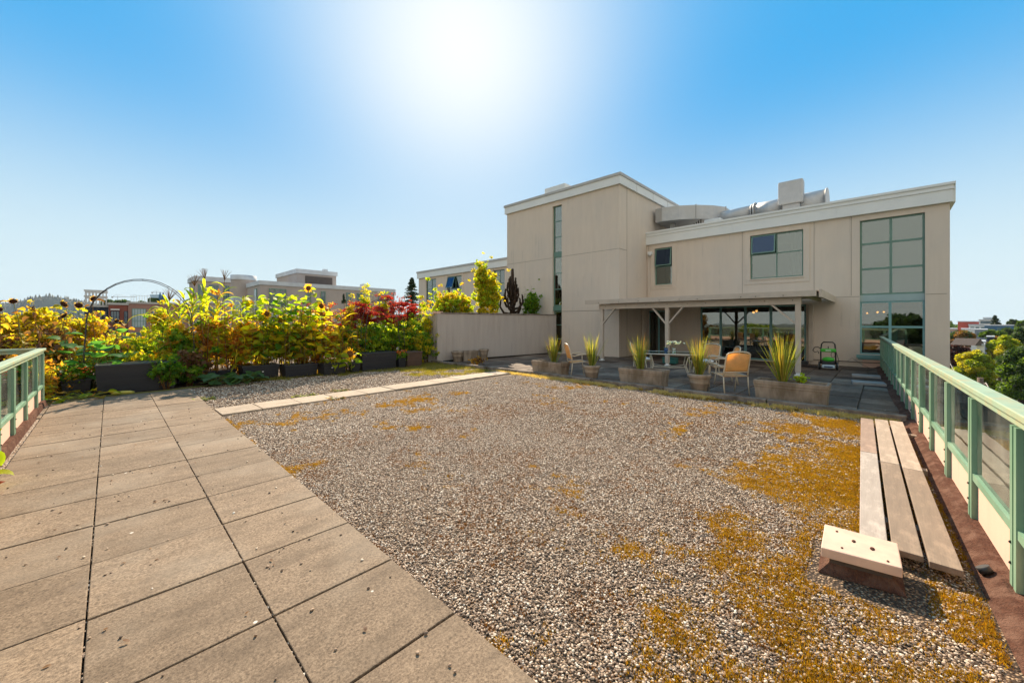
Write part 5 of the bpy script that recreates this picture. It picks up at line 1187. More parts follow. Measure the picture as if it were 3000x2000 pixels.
bush('low golden orange flowering bush at the corner of the left railing', (-1.0,12.25,.33), (.30,.35,.36), 'orange', 2600, 16, .03, lm2='gold')
bush('golden clump of dead flower heads on thin stalks above the left railing', (-1.25,14.8,1.65), (.55,.4,.30), 'gold', 1800, 14, .04)
# big leaved greens beside the arch
def bigleaf(label, x, y, z0, H, n, L, lm, name='kale_plant', cat='plant', flat=False, spread=.1):
    t = thing(name, label, cat, (x,y,z0)); lf = MB(); st_ = MB()
    for i in range(n):
        a = i*2.4+R.uniform(-.5,.5); f = R.uniform(.3,1); h = H*f; r = spread*R.uniform(.3,1.2)+.05; q = Vector((x+math.cos(a)*r, y+math.sin(a)*r, z0+h))
        st_.tube([(x+R.uniform(-.03,.03),y,z0), (x+math.cos(a)*r*.5,y+math.sin(a)*r*.5,z0+h*.7), q], [.008,.007,.005], 5, False)
        l_ = L*R.uniform(.6,1.15); lf.blade(q, a, R.uniform(-.1,.6) if not flat else R.uniform(-.1,.25), l_, l_*R.uniform(.75,1.05), R.uniform(.3,1.1), 6, heart, fold=R.uniform(.05,.35), roll=R.uniform(-.5,.5), wob=R.uniform(-.4,.4))
    lf.build('leaves', GL[lm], t); st_.build('leaf_stalks', M['stemg'], t); return t
for i, (x,y_,h) in enumerate(((-.55,13.4,1.2),(-.3,13.0,1.1),(-.1,13.5,1.35),(-.75,13.1,.9),(.1,12.9,.95))):
    bigleaf(f'broad leaved green kale plant, {ORD[i]} from the left around the left foot of the arch', x, y_, 0, h, 16, .30, 'kale', spread=.3)
bush('dark climbing leaves hanging over the right half of the large black box', (.92,12.12,.38), (.34,.10,.36), 'green', 420, 12, .055, .02, 'trailing_plant', 'plant')
bush('dark trailing leaves between the large black box and the squash patch', (1.38,12.5,.42), (.40,.28,.48), 'green', 1500, 16, .055, .0, 'trailing_plant', 'plant', lm2='brown')
# yellow-green bushes seen through the arch
for i, (x,y_,z_,r,h,c,c2) in enumerate(((.15,14.3,.95,.55,.7,'lime','gold'),(.65,14.0,.85,.5,.65,'lime','green'),(1.1,14.4,.95,.5,.7,'gold','lime'),(.5,15.2,1.15,.6,.6,'lime','mixed'),(1.2,15.6,1.25,.6,.75,'lime','green'),(1.8,15.3,1.2,.6,.6,'gold','lime'),(-.1,16.0,1.1,.6,.6,'lime','green'),(.55,13.4,.65,.4,.45,'lime','gold'),(.9,13.1,.6,.4,.35,'gold','green'),(2.6,15.0,1.2,.7,.7,'lime','mixed'),(3.6,15.2,1.2,.8,.7,'mixed','lime'))):
    bush(f'sunlit yellow green bush, {ORD[i]} of those seen through and behind the left arch', (x,y_,z_*.72), (r,.45,h*.72), c, 3600, 20, .036, lm2=c2, group='yellow green bushes behind the left arch')
bush('tall loose weed rising above the bushes inside the left arch', (1.0,14.7,1.55), (.25,.25,.50), 'lime', 1500, 12, .035, lm2='mixed')
# squash patch, vines and fruit on the ground
for i, (x,y_,n) in enumerate(((1.85,12.15,20),(2.2,11.95,18),(2.5,12.0,16))):
    bigleaf(['left part of the broad grey green squash patch on the gravel','middle of the broad grey green squash patch on the gravel','right part of the broad grey green squash patch on the gravel'][i], x, y_, 0, .26, n, .30, 'squash', 'squash_plant', 'squash plant', True, .28)
bigleaf('sprawling yellowing vine on the paving at the foot of the planters', -.35, 12.0, 0, .14, 22, .20, 'mixed', 'squash_vine', 'vine', True, .38)
bigleaf('green vine leaves lying beside the end of the left railing', -.7, 11.75, 0, .12, 16, .18, 'lime', 'squash_vine', 'vine', True, .25)
m_ = MB(); m_.tube([(-.5,11.9,.03),(-.2,11.85,.04),(.3,11.9,.03),(.8,11.85,.03),(1.3,12.0,.03),(1.8,12.05,.03)], .012, 6); tag(m_.build('vine_stem', M['stemg']), 'long pale vine stem lying across the end of the path', 'vine')
m_ = MB(); m_.tube([(.02,12.03,.05),(.08,12.0,.055),(.2,11.97,.06),(.32,11.95,.055),(.38,11.94,.05)], [.012,.035,.04,.036,.012], 12); tag(m_.build('marrow', pm('marrow_skin', (.55,.42,.05), (.45,.38,.06), 6, .4)), 'long yellow marrow lying in front of the large black box', 'vegetable')
# little succulents on the gravel
for i, (px, py, r, lm) in enumerate(((895,1162,.17,'lime'),(998,1147,.15,'orange'),(985,1170,.13,'orange'),(600,1172,.12,'green'))):
    p = G(px, py); bigleaf(['low yellow green succulent beside the slab walkway','brownish succulent touching the far edge of the slab walkway','reddish succulent on the near edge of the slab walkway','small weed at the corner of path and gravel'][i], p.x, p.y, 0, .05, 40, .035, lm, 'succulent', 'plant', True, r)
# plant poking in at the left edge
sunflower('leafy stem poking over the gravel slot at the left edge, lime above and red below', -.90, 6.05, 0, .62, 'lime', ls=.20, nl=12, lean=.5, az=-.6)
bush('red leaves of a small maple seedling at the left edge of the photo', (-.80,5.80,.14), (.10,.12,.09), 'burg', 60, 6, .06, 0, 'maple_seedling', 'seedling')
# arches ---------------------------------------------------------------
M['iron'] = pm('black_iron', (.03,.03,.032), (.05,.035,.03), 10, .55)
def arch(label, x0, x1, y0, y1, z0, zs, zt):
    t = thing('garden_arch', label, 'garden arch', ((x0+x1)/2, y0, z0)); fr = []
    for k, yy in enumerate((y0, y1)):
        pts = [(x0, yy, z0), (x0+.02, yy, (z0+zs)/2), (x0+.05, yy, zs)]; n = 18; cxm = (x0+x1)/2; rx = (x1-x0)/2-.05
        pts += [(cxm-rx*math.cos(math.pi*i/n), yy, zs+(zt-zs)*math.sin(math.pi*i/n)) for i in range(1,n)]
        pts += [(x1-.05, yy, zs), (x1-.02, yy, (z0+zs)/2), (x1, yy, z0)]; m_ = MB(); m_.tube(pts, .009, 6); m_.build('hoop', M['iron'], t)
        if k == 0: P0 = pts
        else: P1 = pts
    for i in (0, 1, 2, 5, 8, 11, 14, 17, 20, 21):
        if i < len(P0):
            a, b_ = Vector(P0[i]), Vector(P1[i]); 
            if i == 0: a.z += .3; b_.z += .3
            m_ = MB(); m_.tube([a, b_], .006, 5); m_.build('rung', M['iron'], t)
    return t
arch('large black iron garden arch framing the distant brick buildings', -.42, 1.52, 12.75, 13.15, .3, 1.55, 2.62)
arch('smaller black wire arch over the tall charcoal planter box', 5.75, 7.20, 12.15, 12.5, .5, 1.5, 2.38)
m_ = MB()
# plants on the raised bed behind the stucco wall
def bambooish(label, c, Rr, lm, lm2, n=5200, z0=1.82): return bush(label, c, Rr, lm, n, 26, .05, z0, 'ornamental_shrub', 'shrub', lm2=lm2, rr=(.18,.34), stems=8, sm='stemg')
bush('rounded green shrub with rusty tips on the raised bed', (10.7,14.0,2.30), (1.15,.7,.62), 'lime', 6500, 40, .055, 1.82, lm2='mixed')
bush('low golden fern at the foot of the yellow bamboo on the wall', (11.9,13.3,2.05), (.35,.25,.25), 'gold', 1200, 10, .045, 1.82)
bambooish('bright yellow bamboo like shrub in front of the left wing window', (12.35,13.4,2.75), (.62,.5,1.25), 'gold', 'lime', 6000)
bambooish('upper wispy shoots of yellow bamboo touching the wing window', (12.0,13.5,3.55), (.35,.3,.85), 'gold', 'lime', 2200)
t = thing('monkey_puzzle', 'dark brown spiky monkey puzzle tree rising from the raised bed', 'tree', (14.0,13.4,1.82)); m_ = MB()
M['spiky'] = pm('spiky_bark', (.075,.05,.035), (.04,.028,.02), 25, .95, b=1, bs=30, bd=.03)
def spike(a, pts, r):
    m = len(pts); m_.tube(pts, [r*(1-.55*i/(m-1)) for i in range(m)], 6)
    for i in range(int(46*r/.09)*m):
        f = R.random(); j = min(m-2, int(f*(m-1))); p = Vector(pts[j]).lerp(Vector(pts[j+1]), f*(m-1)-j); aa = R.uniform(0,6.28); rr = r*(1-.55*f); m_.blade(p+Vector((math.cos(aa)*rr*.6, math.sin(aa)*rr*.6, 0)), aa, .7, .07, .035, .2, 2)
spike(0, [(14.0,13.4,1.8),(14.0,13.4,2.6),(14.02,13.4,3.3),(14.0,13.4,4.25)], .15)
for i in range(20):
    a = i*2.4; z_ = 1.9+.065*i; L = (.62-.022*i)*R.uniform(.7,1.1); spike(0, [(14,13.4,z_),(14+math.cos(a)*L*.7,13.4+math.sin(a)*L*.7,z_+.10),(14+math.cos(a)*L,13.4+math.sin(a)*L,z_+.40),(14+math.cos(a)*L*.92,13.4+math.sin(a)*L*.92,z_+.75)], .075)
m_.build('trunk', M['spiky'], t)
bush('dark green cypress like shrub against the foot of the stair tower', (15.0,13.0,2.35), (.55,.35,.95), 'green', 5200, 30, .045, 1.82)
bush('small grey green shoot between bamboo and monkey puzzle', (13.35,13.9,2.6), (.22,.2,.85), 'green', 900, 12, .04, 1.82)
t = thing('wire_cloche', 'small wire plant cage standing on the garden wall', 'plant cage', (9.9,12.9,1.98)); m_ = MB()
for k in range(3):
    a = k*1.047; m_.tube([(9.95+.18*math.cos(a)*s, 12.95+.18*math.sin(a)*s, 1.9+.35*(1-s*s)) for s in np.linspace(-1,1,9)], .005, 4)
m_.build('wires', M['iron'], t)
# ================================================================== PATIO OBJECTS
M['pot'] = pm('weathered_concrete', (.36,.29,.22), (.24,.19,.15), 6, .9, b=.4, bs=70, stretch=(1,1,.35), c3=(.17,.13,.09), s3=4)
M['grassy'] = leafm('ornamental_blade', [(.09,.15,.02),(.20,.25,.03),(.34,.28,.04),(.34,.14,.04),(.13,.20,.02),(.44,.40,.12),(.10,.16,.02)], .5)
def conc_planter(label, c, L, D, H, ang, group='rectangular concrete planters'):
    t = thing('concrete_planter', label, 'planter', (0,0,0), group); m_ = MB()
    def ring(sx, sy, z): return [(-sx/2,-sy/2,z),(sx/2,-sy/2,z),(sx/2,sy/2,z),(-sx/2,sy/2,z)]
    rs_ = [ring(L*.93,D*.88,0), ring(L*.965,D*.94,H*.66), ring(L*.985,D*.97,H*.70), ring(L*.985,D*.97,H*.78), ring(L,D,H*.82), ring(L,D,H*.985), ring(L*.985,D*.97,H), ring(L-.09,D-.09,H), ring(L-.11,D-.11,H-.09)]
    vs = [v for r_ in rs_ for v in r_]; fs = [(3,2,1,0)]+[(4*k+i,4*k+(i+1)%4,4*k+4+(i+1)%4,4*k+4+i) for k in range(len(rs_)-1) for i in range(4)]
    m_.add(vs, fs); m_.build('basin', M['pot'], t, bevel=.008)
    m_ = MB(); m_.box(-L/2+.05, L/2-.05, -D/2+.05, D/2-.05, H-.12, H-.07); m_.build('soil', M['earth'], t)
    t.location = c; t.rotation_euler = (0,0,ang); return t
def round_pot(label, c, r, H, group='round concrete pots'):
    t = thing('concrete_pot', label, 'flower pot', (0,0,0), group); m_ = MB()
    m_.lathe((0,0,0), [(0,0),(r*.62,0),(r*.64,.01),(r*.80,H*.50),(r*.83,H*.51),(r*.82,H*.54),(r*.88,H*.74),(r*.92,H*.78),(r*.99,H*.82),(r*1.02,H*.9),(r*.99,H*.985),(r*.95,H),(r*.84,H),(r*.80,H-.09)], 32); m_.build('basin', M['pot'], t)
    m_ = MB(); m_.lathe((0,0,H-.08), [(0,0),(r*.82,0)], 24); m_.build('soil', M['earth'], t); t.location = c; return t
def ograss(label, c, H=.82, n=95, seed=0, group='upright ornamental grasses in the front row of planters'):
    t = thing('ornamental_grass', label, 'ornamental grass', (0,0,0), group); m_ = MB(); rr = random.Random(seed)
    for i in range(n):
        a = rr.uniform(0,6.28); sp = abs(rr.gauss(0,.20)); r0 = rr.uniform(0,.055); L = H*1.1*rr.uniform(.6,1.08)
        m_.blade((r0*math.cos(a), r0*math.sin(a), 0), a, math.pi/2-sp, L, rr.uniform(.009,.016), rr.uniform(-.05,.35), 6, lambda t_: (1-t_**2.2), fold=.3, roll=rr.uniform(-1.5,1.5), wob=rr.uniform(-.3,.3))
    m_.build('blades', M['grassy'], t); t.location = c; return t
A90 = math.pi/2
conc_planter('rectangular concrete planter at the left end of the front row', (9.15,7.18,.03), 1.12,.46,.40, A90)
conc_planter('rectangular concrete planter in front of the patio table', (9.18,4.28,.03), 1.12,.48,.42, A90)
conc_planter('mossy rimmed concrete planter nearest the right railing', (9.20,1.28,.03), 1.18,.50,.42, A90)
round_pot('round concrete pot right of the left armchair', (9.10,5.72,.03), .235,.40)
round_pot('round concrete pot between the table and the big tan chair', (9.12,2.95,.03), .245,.42)
for i, (x,y_,z_,lb) in enumerate(((9.15,7.05,.33,'upright grass in the left rectangular planter'),(9.10,5.72,.33,'upright grass in the round pot beside the left armchair'),(9.18,4.35,.35,'upright grass in the planter in front of the table'),(9.12,2.95,.35,'upright grass in the round pot left of the big tan chair'),(9.20,1.42,.35,'upright grass in the planter nearest the right railing'))):
    ograss(lb, (x,y_,z_), [.82,.88,.86,.86,.95][i], [115,125,130,140,170][i], i+3)
bush('small bright weed at the foot of the right grass clump', (9.25,1.15,.50), (.10,.10,.10), 'lime', 160, 6, .03, .36, 'weed', 'weed')
round_pot('round mossy concrete pot at the left end of the stucco wall', (9.55,12.15,.03), .25,.42)
conc_planter('concrete trough against the stucco wall between two round pots', (10.15,12.2,.03), .75,.40,.40, -.1)
round_pot('taller round concrete pot right of the trough at the wall', (10.85,12.05,.03), .21,.44)
round_pot('empty concrete pot in the corner of stucco wall and stair tower', (14.75,11.55,.03), .23,.42)
bush('dry reddish weeds growing in the corner of the kerb', (9.25,10.7,.15), (.30,.30,.15), 'orange', 500, 8, .03, 0, 'weed_clump', 'weed', lm2='brown')
# ---- chairs ------------------------------------------------------------
M['frame'] = pm('cream_tube', (.56,.47,.34), (.50,.41,.29), 12, .4)
M['sling'] = leafm('tan_sling_fabric', [(.62,.40,.20)], .35, .8)
M['cushion'] = pm('white_cushion', (.72,.70,.66), (.64,.62,.6), 5, .9)
def chair_proto(label, cushion=False):
    """faces +y; origin on the ground between the feet"""
    t = thing('patio_chair', label, 'chair', (0,0,0), 'sling armchairs on the patio')
    W2 = .27; r = .013
    for s in (-1,1):
        m_ = MB(); m_.tube([(s*W2,-.27,0),(s*W2,-.235,.22),(s*W2,-.22,.42)], .013, 8); m_.build('leg', M['frame'], t)
        m_ = MB(); m_.tube([(s*(W2+.03),.28,0),(s*(W2+.04),.25,.25),(s*(W2+.045),.235,.48),(s*(W2+.05),.235,.60)], .013, 8); m_.build('leg', M['frame'], t)
        m_ = MB(); m_.tube([(s*(W2+.05),.26,.585),(s*(W2+.052),.25,.635),(s*(W2+.05),.18,.655),(s*(W2+.03),.0,.645),(s*(W2),-.16,.60),(s*(W2-.01),-.245,.62)], [.014,.016,.018,.018,.016,.013], 8); m_.build('armrest', M['frame'], t)
    m_ = MB(); m_.tube([(-W2,-.22,.40),(-W2+.005,-.235,.55),(-W2+.01,-.30,.80),(-W2+.02,-.325,.885),(-W2+.06,-.335,.915),(-.12,-.345,.937),(0,-.348,.945),(.12,-.345,.937),(W2-.06,-.335,.915),(W2-.02,-.325,.885),(W2-.01,-.30,.80),(W2-.005,-.235,.55),(W2,-.22,.40)], .015, 8)
    m_.tube([(-W2+.01,-.235,.50),(W2-.01,-.235,.50)], .011, 8); m_.build('back_frame', M['frame'], t)
    def sheet(f, nu=12, nv=10):
        vs = [f(i/nu, j/nv) for j in range(nv+1) for i in range(nu+1)]; return vs, [(j*(nu+1)+i, j*(nu+1)+i+1, (j+1)*(nu+1)+i+1, (j+1)*(nu+1)+i) for j in range(nv) for i in range(nu)]
    m_ = MB()
    def bk(u, v):
        x = (u*2-1)*(W2-.022); z = .515+v*(.40-.035*(2*u-1)**2*1); y = -.235-.105*((z-.5)/.42)**1.0 - .035*math.cos((u-.5)*math.pi)*math.sin(v*math.pi); return (x,y,z)
    m_.add(*sheet(bk), True); o = m_.build('backrest', M['sling'], t); s_ = o.modifiers.new('thick','SOLIDIFY'); s_.thickness = .006
    m_ = MB()
    def st(u, v):
        x = (u*2-1)*(W2-.01); y = -.21+v*.46; z = .41+.03*v - .03*math.cos((u-.5)*math.pi)*math.sin(v*math.pi) - (.03*max(0,v-.85)/.15); return (x,y,z)
    m_.add(*sheet(st), True); o = m_.build('seat', M['sling'], t); s_ = o.modifiers.new('thick','SOLIDIFY'); s_.thickness = .01
    m_ = MB(); 
    for s in (-1,1): m_.tube([(s*W2,-.22,.41),(s*W2,0,.425),(s*(W2+.01),.235,.445)], .013, 8)
    m_.tube([(-W2,.23,.425),(W2,.23,.425)], .012, 8); m_.build('seat_frame', M['frame'], t)
    if cushion:
        m_ = MB(); m_.ball((0,0,.46), .26, 18, 10, (.95,.9,.20)); m_.build('cushion', M['cushion'], t)
    return t
# facing angle: chair's +y turned by rz
def face(dx, dy): return math.atan2(dy, dx) - math.pi/2
ch = chair_proto('big tan sling armchair with its back to the viewer, between round pot and right planter')
c0 = chair_proto('sling chair', True)
place(ch, (9.42,2.42,.03), face(.62,.66), 1.0)
c2_ = copy_tree(ch); place(c2_, (9.42,6.40,.03), face(.74,-.62), 1.0, 'tan sling armchair seen from the side between left planter and round pot')
c3_ = copy_tree(ch); place(c3_, (10.95,2.95,.03), face(-.45,.85), 1.0, 'grey looking sling chair at the right end of the table, behind the grass')
place(c0, (11.2,5.25,.03), face(.35,-.9), 1.0, 'sling chair with white cushion at the left end of the table')
c4_ = copy_tree(c0); place(c4_, (11.75,3.65,.03), face(-.8,.3), 1.0, 'sling chair with white cushion on the far side of the table')
# ---- table ----------------------------------------------------------------
M['tmetal'] = pm('cream_metal', (.60,.56,.46), (.52,.48,.40), 8, .45)
M['tglass'] = glassm('table_glass', (.70,.78,.74), .12)
tb = thing('patio_table', 'cream metal patio table with glass top and curved legs', 'table', (0,0,0))
Lt, Dt, Ht = .72, .47, .72
oct_ = [(-Lt,-Dt+.16),(-Lt+.16,-Dt),(Lt-.16,-Dt),(Lt,-Dt+.16),(Lt,Dt-.16),(Lt-.16,Dt),(-Lt+.16,Dt),(-Lt,Dt-.16)]
m_ = MB(); P_ = [(a,b_,Ht) for a,b_ in oct_]; 
for i in range(8): m_.tube([P_[i], P_[(i+1)%8]], .017, 8)
m_.build('rim', M['tmetal'], tb); m_ = MB(); m_.prism([(a*.98,b_*.98) for a,b_ in oct_], Ht+.004, Ht+.012); m_.build('glass_top', M['tglass'], tb)
for sx in (-1,1):
    for sy in (-1,1):
        m_ = MB(); m_.tube([(sx*.50,sy*.36,Ht-.01),(sx*.44,sy*.33,.60),(sx*.40,sy*.30,.42),(sx*.46,sy*.33,.22),(sx*.56,sy*.40,.0)], .014, 8); m_.tube([(sx*.62,sy*.30,Ht-.01),(sx*.60,sy*.32,.45),(sx*.55,sy*.37,.12)], .012, 8); m_.build('leg', M['tmetal'], tb)
m_ = MB(); m_.tube([(-.42,-.31,.38),(0,-.1,.33),(.42,-.31,.38)], .011, 8); m_.tube([(-.42,.31,.38),(0,.1,.33),(.42,.31,.38)], .011, 8); m_.tube([(0,-.1,.33),(0,.1,.33)], .011, 8); m_.build('stretcher', M['tmetal'], tb)
tb.location = (10.62,4.22,.03); tb.rotation_euler = (0,0,math.atan2(-.91,.42))
# ---- orchids ---------------------------------------------------------------
M['orchid'] = leafm('orchid_white', [(.88,.86,.90),(.80,.82,.92)], .35); M['clear'] = glassm('clear_glass', (.85,.9,.9), .15); M['bluepot'] = pm('blue_glaze', (.02,.06,.16), (.03,.08,.2), 5, .25)
oc = Vector((10.80,4.25,.765)); t = thing('orchid', 'white orchids in small pots on the patio table', 'orchid', tuple(oc))
for k, dy in enumerate((.12,-.10)):
    m_ = MB(); m_.lathe((oc.x,oc.y+dy,oc.z), [(.035,0),(.05,.02),(.055,.11),(.05,.115)], 16); m_.build('pot', M['clear'] if k else M['bluepot'], t)
m_ = MB(); fl = MB(); lf = MB()
for k in range(7):
    a = R.uniform(0,6.28); b0 = oc+Vector((0,R.choice((.12,-.10)),.05)); e = R.uniform(.12,.24); q = [b0+Vector((math.cos(a)*e*s*s, -.1*s*s+math.sin(a)*e*s*s*.6, .30*s-.09*max(0,s-.6)**2*6)) for s in np.linspace(0,1.15,7)]
    m_.tube(q, .003, 4, False)
    for p in q[3:]:
        for j in range(2):
            c = p+Vector((R.uniform(-.03,.03),R.uniform(-.03,.03),R.uniform(-.02,.03)))
            for i in range(5): aa = 6.283*i/5+R.random(); fl.blade(c, aa, R.uniform(-.3,.9), .038, .034, .3, 3)
for i in range(9): a = R.uniform(0,6.28); lf.blade(oc+Vector((0,R.choice((.12,-.10)),.09)), a, .5, .12, .04, 1.2, 4)
m_.build('stems', M['stemg'], t); fl.build('flowers', M['orchid'], t); lf.build('leaves', GL['green'], t)
# ---- tubs and canister -------------------------------------------------------
M['tealtub'] = pm('teal_plastic', (.02,.14,.12), (.015,.10,.09), 5, .45); M['redcan'] = pm('red_plastic', (.45,.02,.025), (.36,.015,.02), 5, .4)
t = thing('storage_tub', 'teal plastic tub on the paving behind the patio table', 'tub', (14.6,5.75,.03)); m_ = MB(); m_.box(14.45,14.75,5.50,6.0,.04,.24); m_.build('body', M['tealtub'], t, bevel=.03); m_ = MB(); m_.box(14.43,14.77,5.48,6.02,.24,.27); m_.build('lid', M['tealtub'], t, bevel=.01)
t = thing('fuel_can', 'red plastic canister standing left of the sliding doors', 'canister', (17.2,4.95,.03)); m_ = MB(); m_.box(17.08,17.32,4.80,5.14,.04,.38); m_.build('body', M['redcan'], t, bevel=.04)
m_ = MB(); m_.tube([(17.2,4.84,.37),(17.2,4.86,.44),(17.2,5.02,.44),(17.2,5.06,.37)], .015, 8); m_.build('handle', M['redcan'], t); m_ = MB(); m_.tube([(17.2,5.09,.36),(17.2,5.09,.42)], .025, 10); m_.build('cap', M['iron'], t)
# ---- pressure washer ----------------------------------------------------------
M['washg'] = pm('bright_green_plastic', (.06,.50,.03), (.05,.42,.03), 5, .4); M['washb'] = pm('black_plastic', (.02,.02,.02), (.03,.03,.03), 8, .5); M['washw'] = pm('pale_blue_plastic', (.55,.68,.75), (.45,.6,.68), 5, .4)
W = thing('pressure_washer', 'green and black pressure washer on wheels against the patio wall', 'pressure washer', (0,0,0))
m_ = MB(); m_.tube([(-.19,0,.18),(-.19,.03,.62),(-.17,.05,.84),(-.12,.05,.90),(.12,.05,.90),(.17,.05,.84),(.19,.03,.62),(.19,0,.18)], .020, 8); m_.build('handle_frame', M['washb'], W)
m_ = MB(); m_.box(-.20,.20,-.06,.06,.58,.69); m_.build('hose_shelf', M['washg'], W, bevel=.03)
m_ = MB(); m_.ball((0,-.03,.34), .19, 16, 10, (.85,.6,.42)); m_.build('motor_cover', M['washg'], W)
m_ = MB(); m_.box(-.17,.17,-.10,.10,.16,.30); m_.build('pump_body', M['washb'], W, bevel=.03)
m_ = MB(); m_.box(-.17,.17,-.17,-.06,.06,.17); m_.build('detergent_tank', M['washw'], W, bevel=.035)
m_ = MB(); m_.box(-.11,.11,-.176,-.168,.09,.13); m_.build('tank_window', M['bluepot'], W, bevel=.01)
for s in (-1,1):
    m_ = MB(); m_.tube([(s*.20,.03,.13),(s*.25,.03,.13)], .13, 20); wh = m_.build('wheel', M['washb'], W); m_ = MB(); m_.tube([(s*.252,.03,.13),(s*.258,.03,.13)], .06, 14); m_.build('hub', M['washw'], wh)
m_ = MB(); m_.tube([(-.18,-.02,.68),(-.27,-.04,.74),(-.36,-.04,.72),(-.40,-.04,.62),(-.34,-.05,.56),(-.27,-.05,.60),(-.24,-.05,.52)], .014, 7); m_.build('spray_gun', M['washb'], W)
m_ = MB(); m_.tube([(.12+.05*math.cos(a), -.07, .50+.09*math.sin(a)) for a in np.linspace(0,12,40)], .007, 5); m_.tube([(.2,0,.6),(.27,0,.3),(.24,0,.12)], .008, 5); m_.build('hose', M['washb'], W)
m_ = MB(); m_.box(-.012,.012,-.02,.02,.69,.77); m_.build('switch_lever', M['washb'], W)
m_ = MB(); m_.box(-.07,.07,-.066,-.0605,.62,.65); m_.build('nameplate', M['white'], W)
W.location = (16.4,1.28,.03); W.rotation_euler = (0,0,face(-.9,-.1)+math.pi)
m_ = MB(); pts = [(16.9+.1*math.sin(i), 1.9+.05*i*math.cos(i*1.3), .05+.01*(i%3)) for i in range(22)]; m_.tube(pts, .010, 5); tag(m_.build('garden_hose', M['iron']), 'loose coil of dark hose on the ground left of the pressure washer', 'hose')
m_ = MB(); m_.tube([(18.2,.9,.2),(17.9,.75,.35),(18.1,.5,.12),(17.2,.2,.05),(16.9,.35,.05)], .006, 5); tag(m_.build('extension_cord', M['iron']), 'thin cord hanging from the wall right of the pressure washer', 'cord')
m_ = MB(); m_.box(17.6,17.9,1.95,2.35,.03,.16); tag(m_.build('equipment_box', M['washb'], None, .02), 'dark equipment case at the foot of the downpipe', 'case')
# loose pale pavers on the dark patio corner
M['pale'] = pm('pale_slab', (.42,.38,.34), (.34,.31,.28), 8, .9, b=.3)
for i, (x,y_,rz,w_,l_) in enumerate(((13.25,.25,.12,.45,.62),(14.9,.33,.05,.42,.60))):
    m_ = MB(); m_.obox((x,y_,.06), (w_,l_,.06), (math.cos(rz),math.sin(rz),0)); tag(m_.build('loose_slab', M['pale'], None, .006), ['pale loose slab lying nearer us on the dark patio corner','pale loose slab lying nearer the building wall'][i], 'paving slab')
# ---- boards beside the right railing ------------------------------------------
def boardmat(name, a, b_):
    m, t, p, o = NT(name); f = noise(t, coords(t, (.8,9,9)), 3, 6, .7); col = ramp(t, f, [(.3,a),(.7,b_)]); f2 = noise(t, coords(t, (1,3,1)), 5, 5, .7)
    col = mix(t, ramp(t, f2, [(.5,(0,0,0)),(.68,(.55,.55,.55))]), col, tuple(min(.8, v*1.5) for v in a)); t.links.new(col, p.inputs['Base Color']); p.inputs['Roughness'].default_value = .8
    wv = node(t, 'ShaderNodeTexWave'); wv.inputs['Scale'].default_value = 22; wv.inputs['Distortion'].default_value = 6; wv.bands_direction = 'Y'; t.links.new(coords(t, (.12,1,1)), wv.inputs[0])
    t.links.new(bump(t, wv.outputs[0], .12, .002), p.inputs['Normal']); return m
M['b_grey'] = boardmat('board_grey', (.40,.34,.29), (.32,.27,.23)); M['b_pink'] = boardmat('board_pinkish', (.33,.225,.165), (.26,.18,.135)); M['b_brown'] = boardmat('board_brown', (.255,.185,.13), (.19,.14,.10)); M['b_pale'] = boardmat('board_pale', (.40,.31,.235), (.31,.24,.18))
ye = lambda k, x: .045 + .028*(x-3.72) - .163*k
for (k, x0, x1, mt, lb) in ((0,3.62,6.05,'b_grey','near half of the left board, pale grey with wood grain'),(0,6.06,8.15,'b_pink','far half of the left board, pinkish brown'),(1,3.60,5.75,'b_brown','near half of the middle board, brown with pale scuffs'),(1,5.76,8.22,'b_pale','far half of the middle board, pale'),(2,3.56,5.65,'b_brown','near half of the right board beside the railing, scuffed brown'),(2,5.66,8.25,'b_pale','far half of the right board beside the railing, pale')):
    y0 = ye(k,x0); y1 = ye(k,x1); m_ = MB(); hw = .071; z0, z1 = .06, .10
    m_.add([(x0,y0-hw,z0),(x1,y1-hw,z0),(x1,y1+hw,z0),(x0,y0+hw,z0),(x0,y0-hw,z1),(x1,y1-hw,z1),(x1,y1+hw,z1),(x0,y0+hw,z1)], [(0,3,2,1),(4,5,6,7),(0,1,5,4),(1,2,6,5),(2,3,7,6),(3,0,4,7)])
    tag(m_.build('wooden_board', M[mt], None, .004, origin=(x0,y0,z0)), lb, 'board', 'weathered boards laid beside the right railing')
for i, x in enumerate((4.2,5.9,7.6)):
    m_ = MB(); m_.box(x-.05, x+.05, -.34, .09, .0, .058); tag(m_.build('bearer', M['b_brown']), ['timber bearer under the near ends of the boards','timber bearer under the middle of the boards','timber bearer under the far ends of the boards'][i], 'timber')
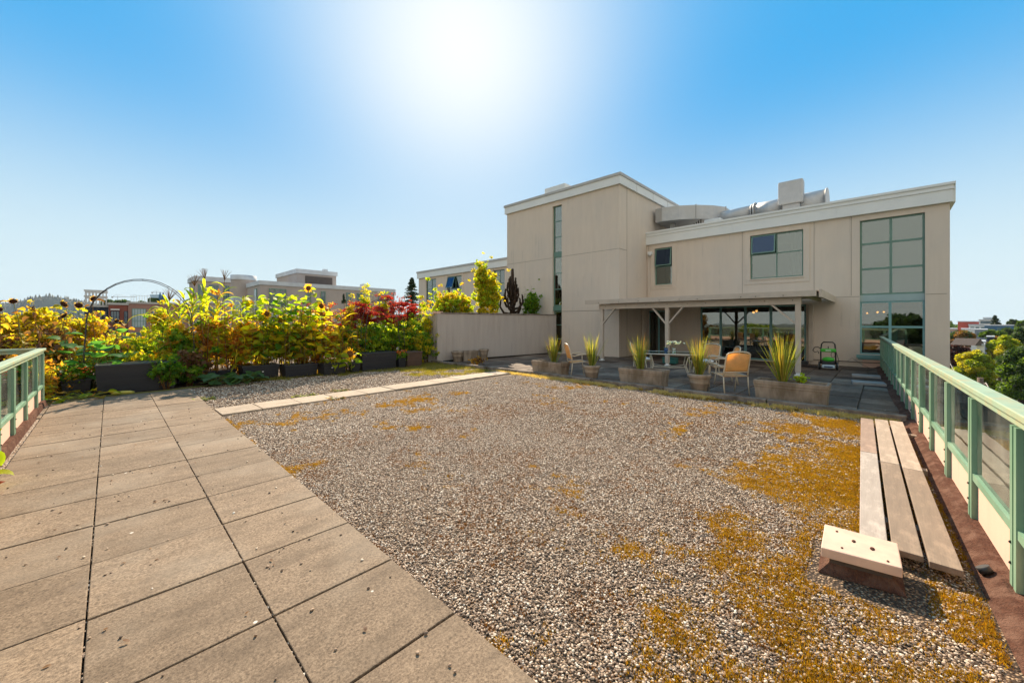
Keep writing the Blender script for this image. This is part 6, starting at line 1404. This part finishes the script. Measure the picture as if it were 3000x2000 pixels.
# ---- vent with pink cap -----------------------------------------------------
v = thing('roof_vent', 'pale pink square vent cap on a dark felt curb beside the boards', 'roof vent', (3.2,.1,0)); m_ = MB()
q = [G(2416,1533,.16), G(2630,1590,.16), G(2645,1664,.16), G(2405,1602,.16)]
for v_ in q: v_.z = 0
m_.prism([(a.x,a.y) for a in q][::-1], .10, .16); m_.build('cap', pm('pink_cap', (.72,.50,.38), (.66,.45,.34), 6, .7, c3=(.60,.42,.33), s3=6), v, bevel=.006)
c_ = sum(q, Vector())/4; m_ = MB(); m_.prism([(c_.x+(a.x-c_.x)*.78, c_.y+(a.y-c_.y)*.78) for a in q][::-1], -.01, .10); m_.build('curb', M['soff'], v)
lo = [(c_.x+(a.x-c_.x)*1.08, c_.y+(a.y-c_.y)*1.08, .004) for a in q]; hi = [(c_.x+(a.x-c_.x)*.79, c_.y+(a.y-c_.y)*.79, .06) for a in q]
m_ = MB(); m_.add(lo+hi, [(i,4+i,4+(i+1)%4,(i+1)%4) for i in range(4)]); m_.build('felt_skirt', M['membrane'], v)
for i, (x,y_,r) in enumerate(((c_.x+.10,c_.y+.12,.011),(c_.x+.02,c_.y+.03,.016),(c_.x-.01,c_.y-.06,.018),(c_.x-.12,c_.y-.13,.010),(c_.x-.13,c_.y+.08,.010))):
    m_ = MB(); m_.ball((x,y_,.161), r, 8, 4, (1.5,.7,.25)); m_.build('rust_stain', M['membrane'], v)
# drain outlet in the cant strip
m_ = MB(); m_.tube([(3.77,ry(3.77)+.03,.045),(3.775,ry(3.77)+.05,.075)], .034, 14); t = thing('drain_pipe', 'short black drain outlet sticking out of the roofing felt', 'drain', (3.77,-.35,.05)); m_.build('pipe', M['washb'], t)
# fallen leaves on the path
lf = MB()
rr = random.Random(5)
for i in range(90):
    x = rr.uniform(-.75,1.27); y_ = rr.uniform(1.2,11); lf.blade((x,y_,.052), rr.uniform(0,6.28), rr.uniform(.0,.4), rr.uniform(.015,.035), rr.uniform(.01,.02), .8, 3)
o = lf.build('leaf_litter', GL['brown']); tag(o, 'tiny brown leaves and crumbs scattered over the paved path', 'leaf litter', kind='stuff')
# ================================================================== HAZE
m, t, p, o = NT('haze_air'); t.nodes.remove(p); pv = node(t, 'ShaderNodeVolumePrincipled'); pv.inputs['Color'].default_value = (.72,.84,1,1); pv.inputs['Density'].default_value = .00008; pv.inputs['Anisotropy'].default_value = 0.0
t.links.new(pv.outputs[0], o.inputs['Volume'])
hb = MB().box(-3500, 3800, -3400, 3900, -15, 190).build('haze', m); hb['kind'] = 'stuff'; hb['label'] = 'thin pale haze over the city'
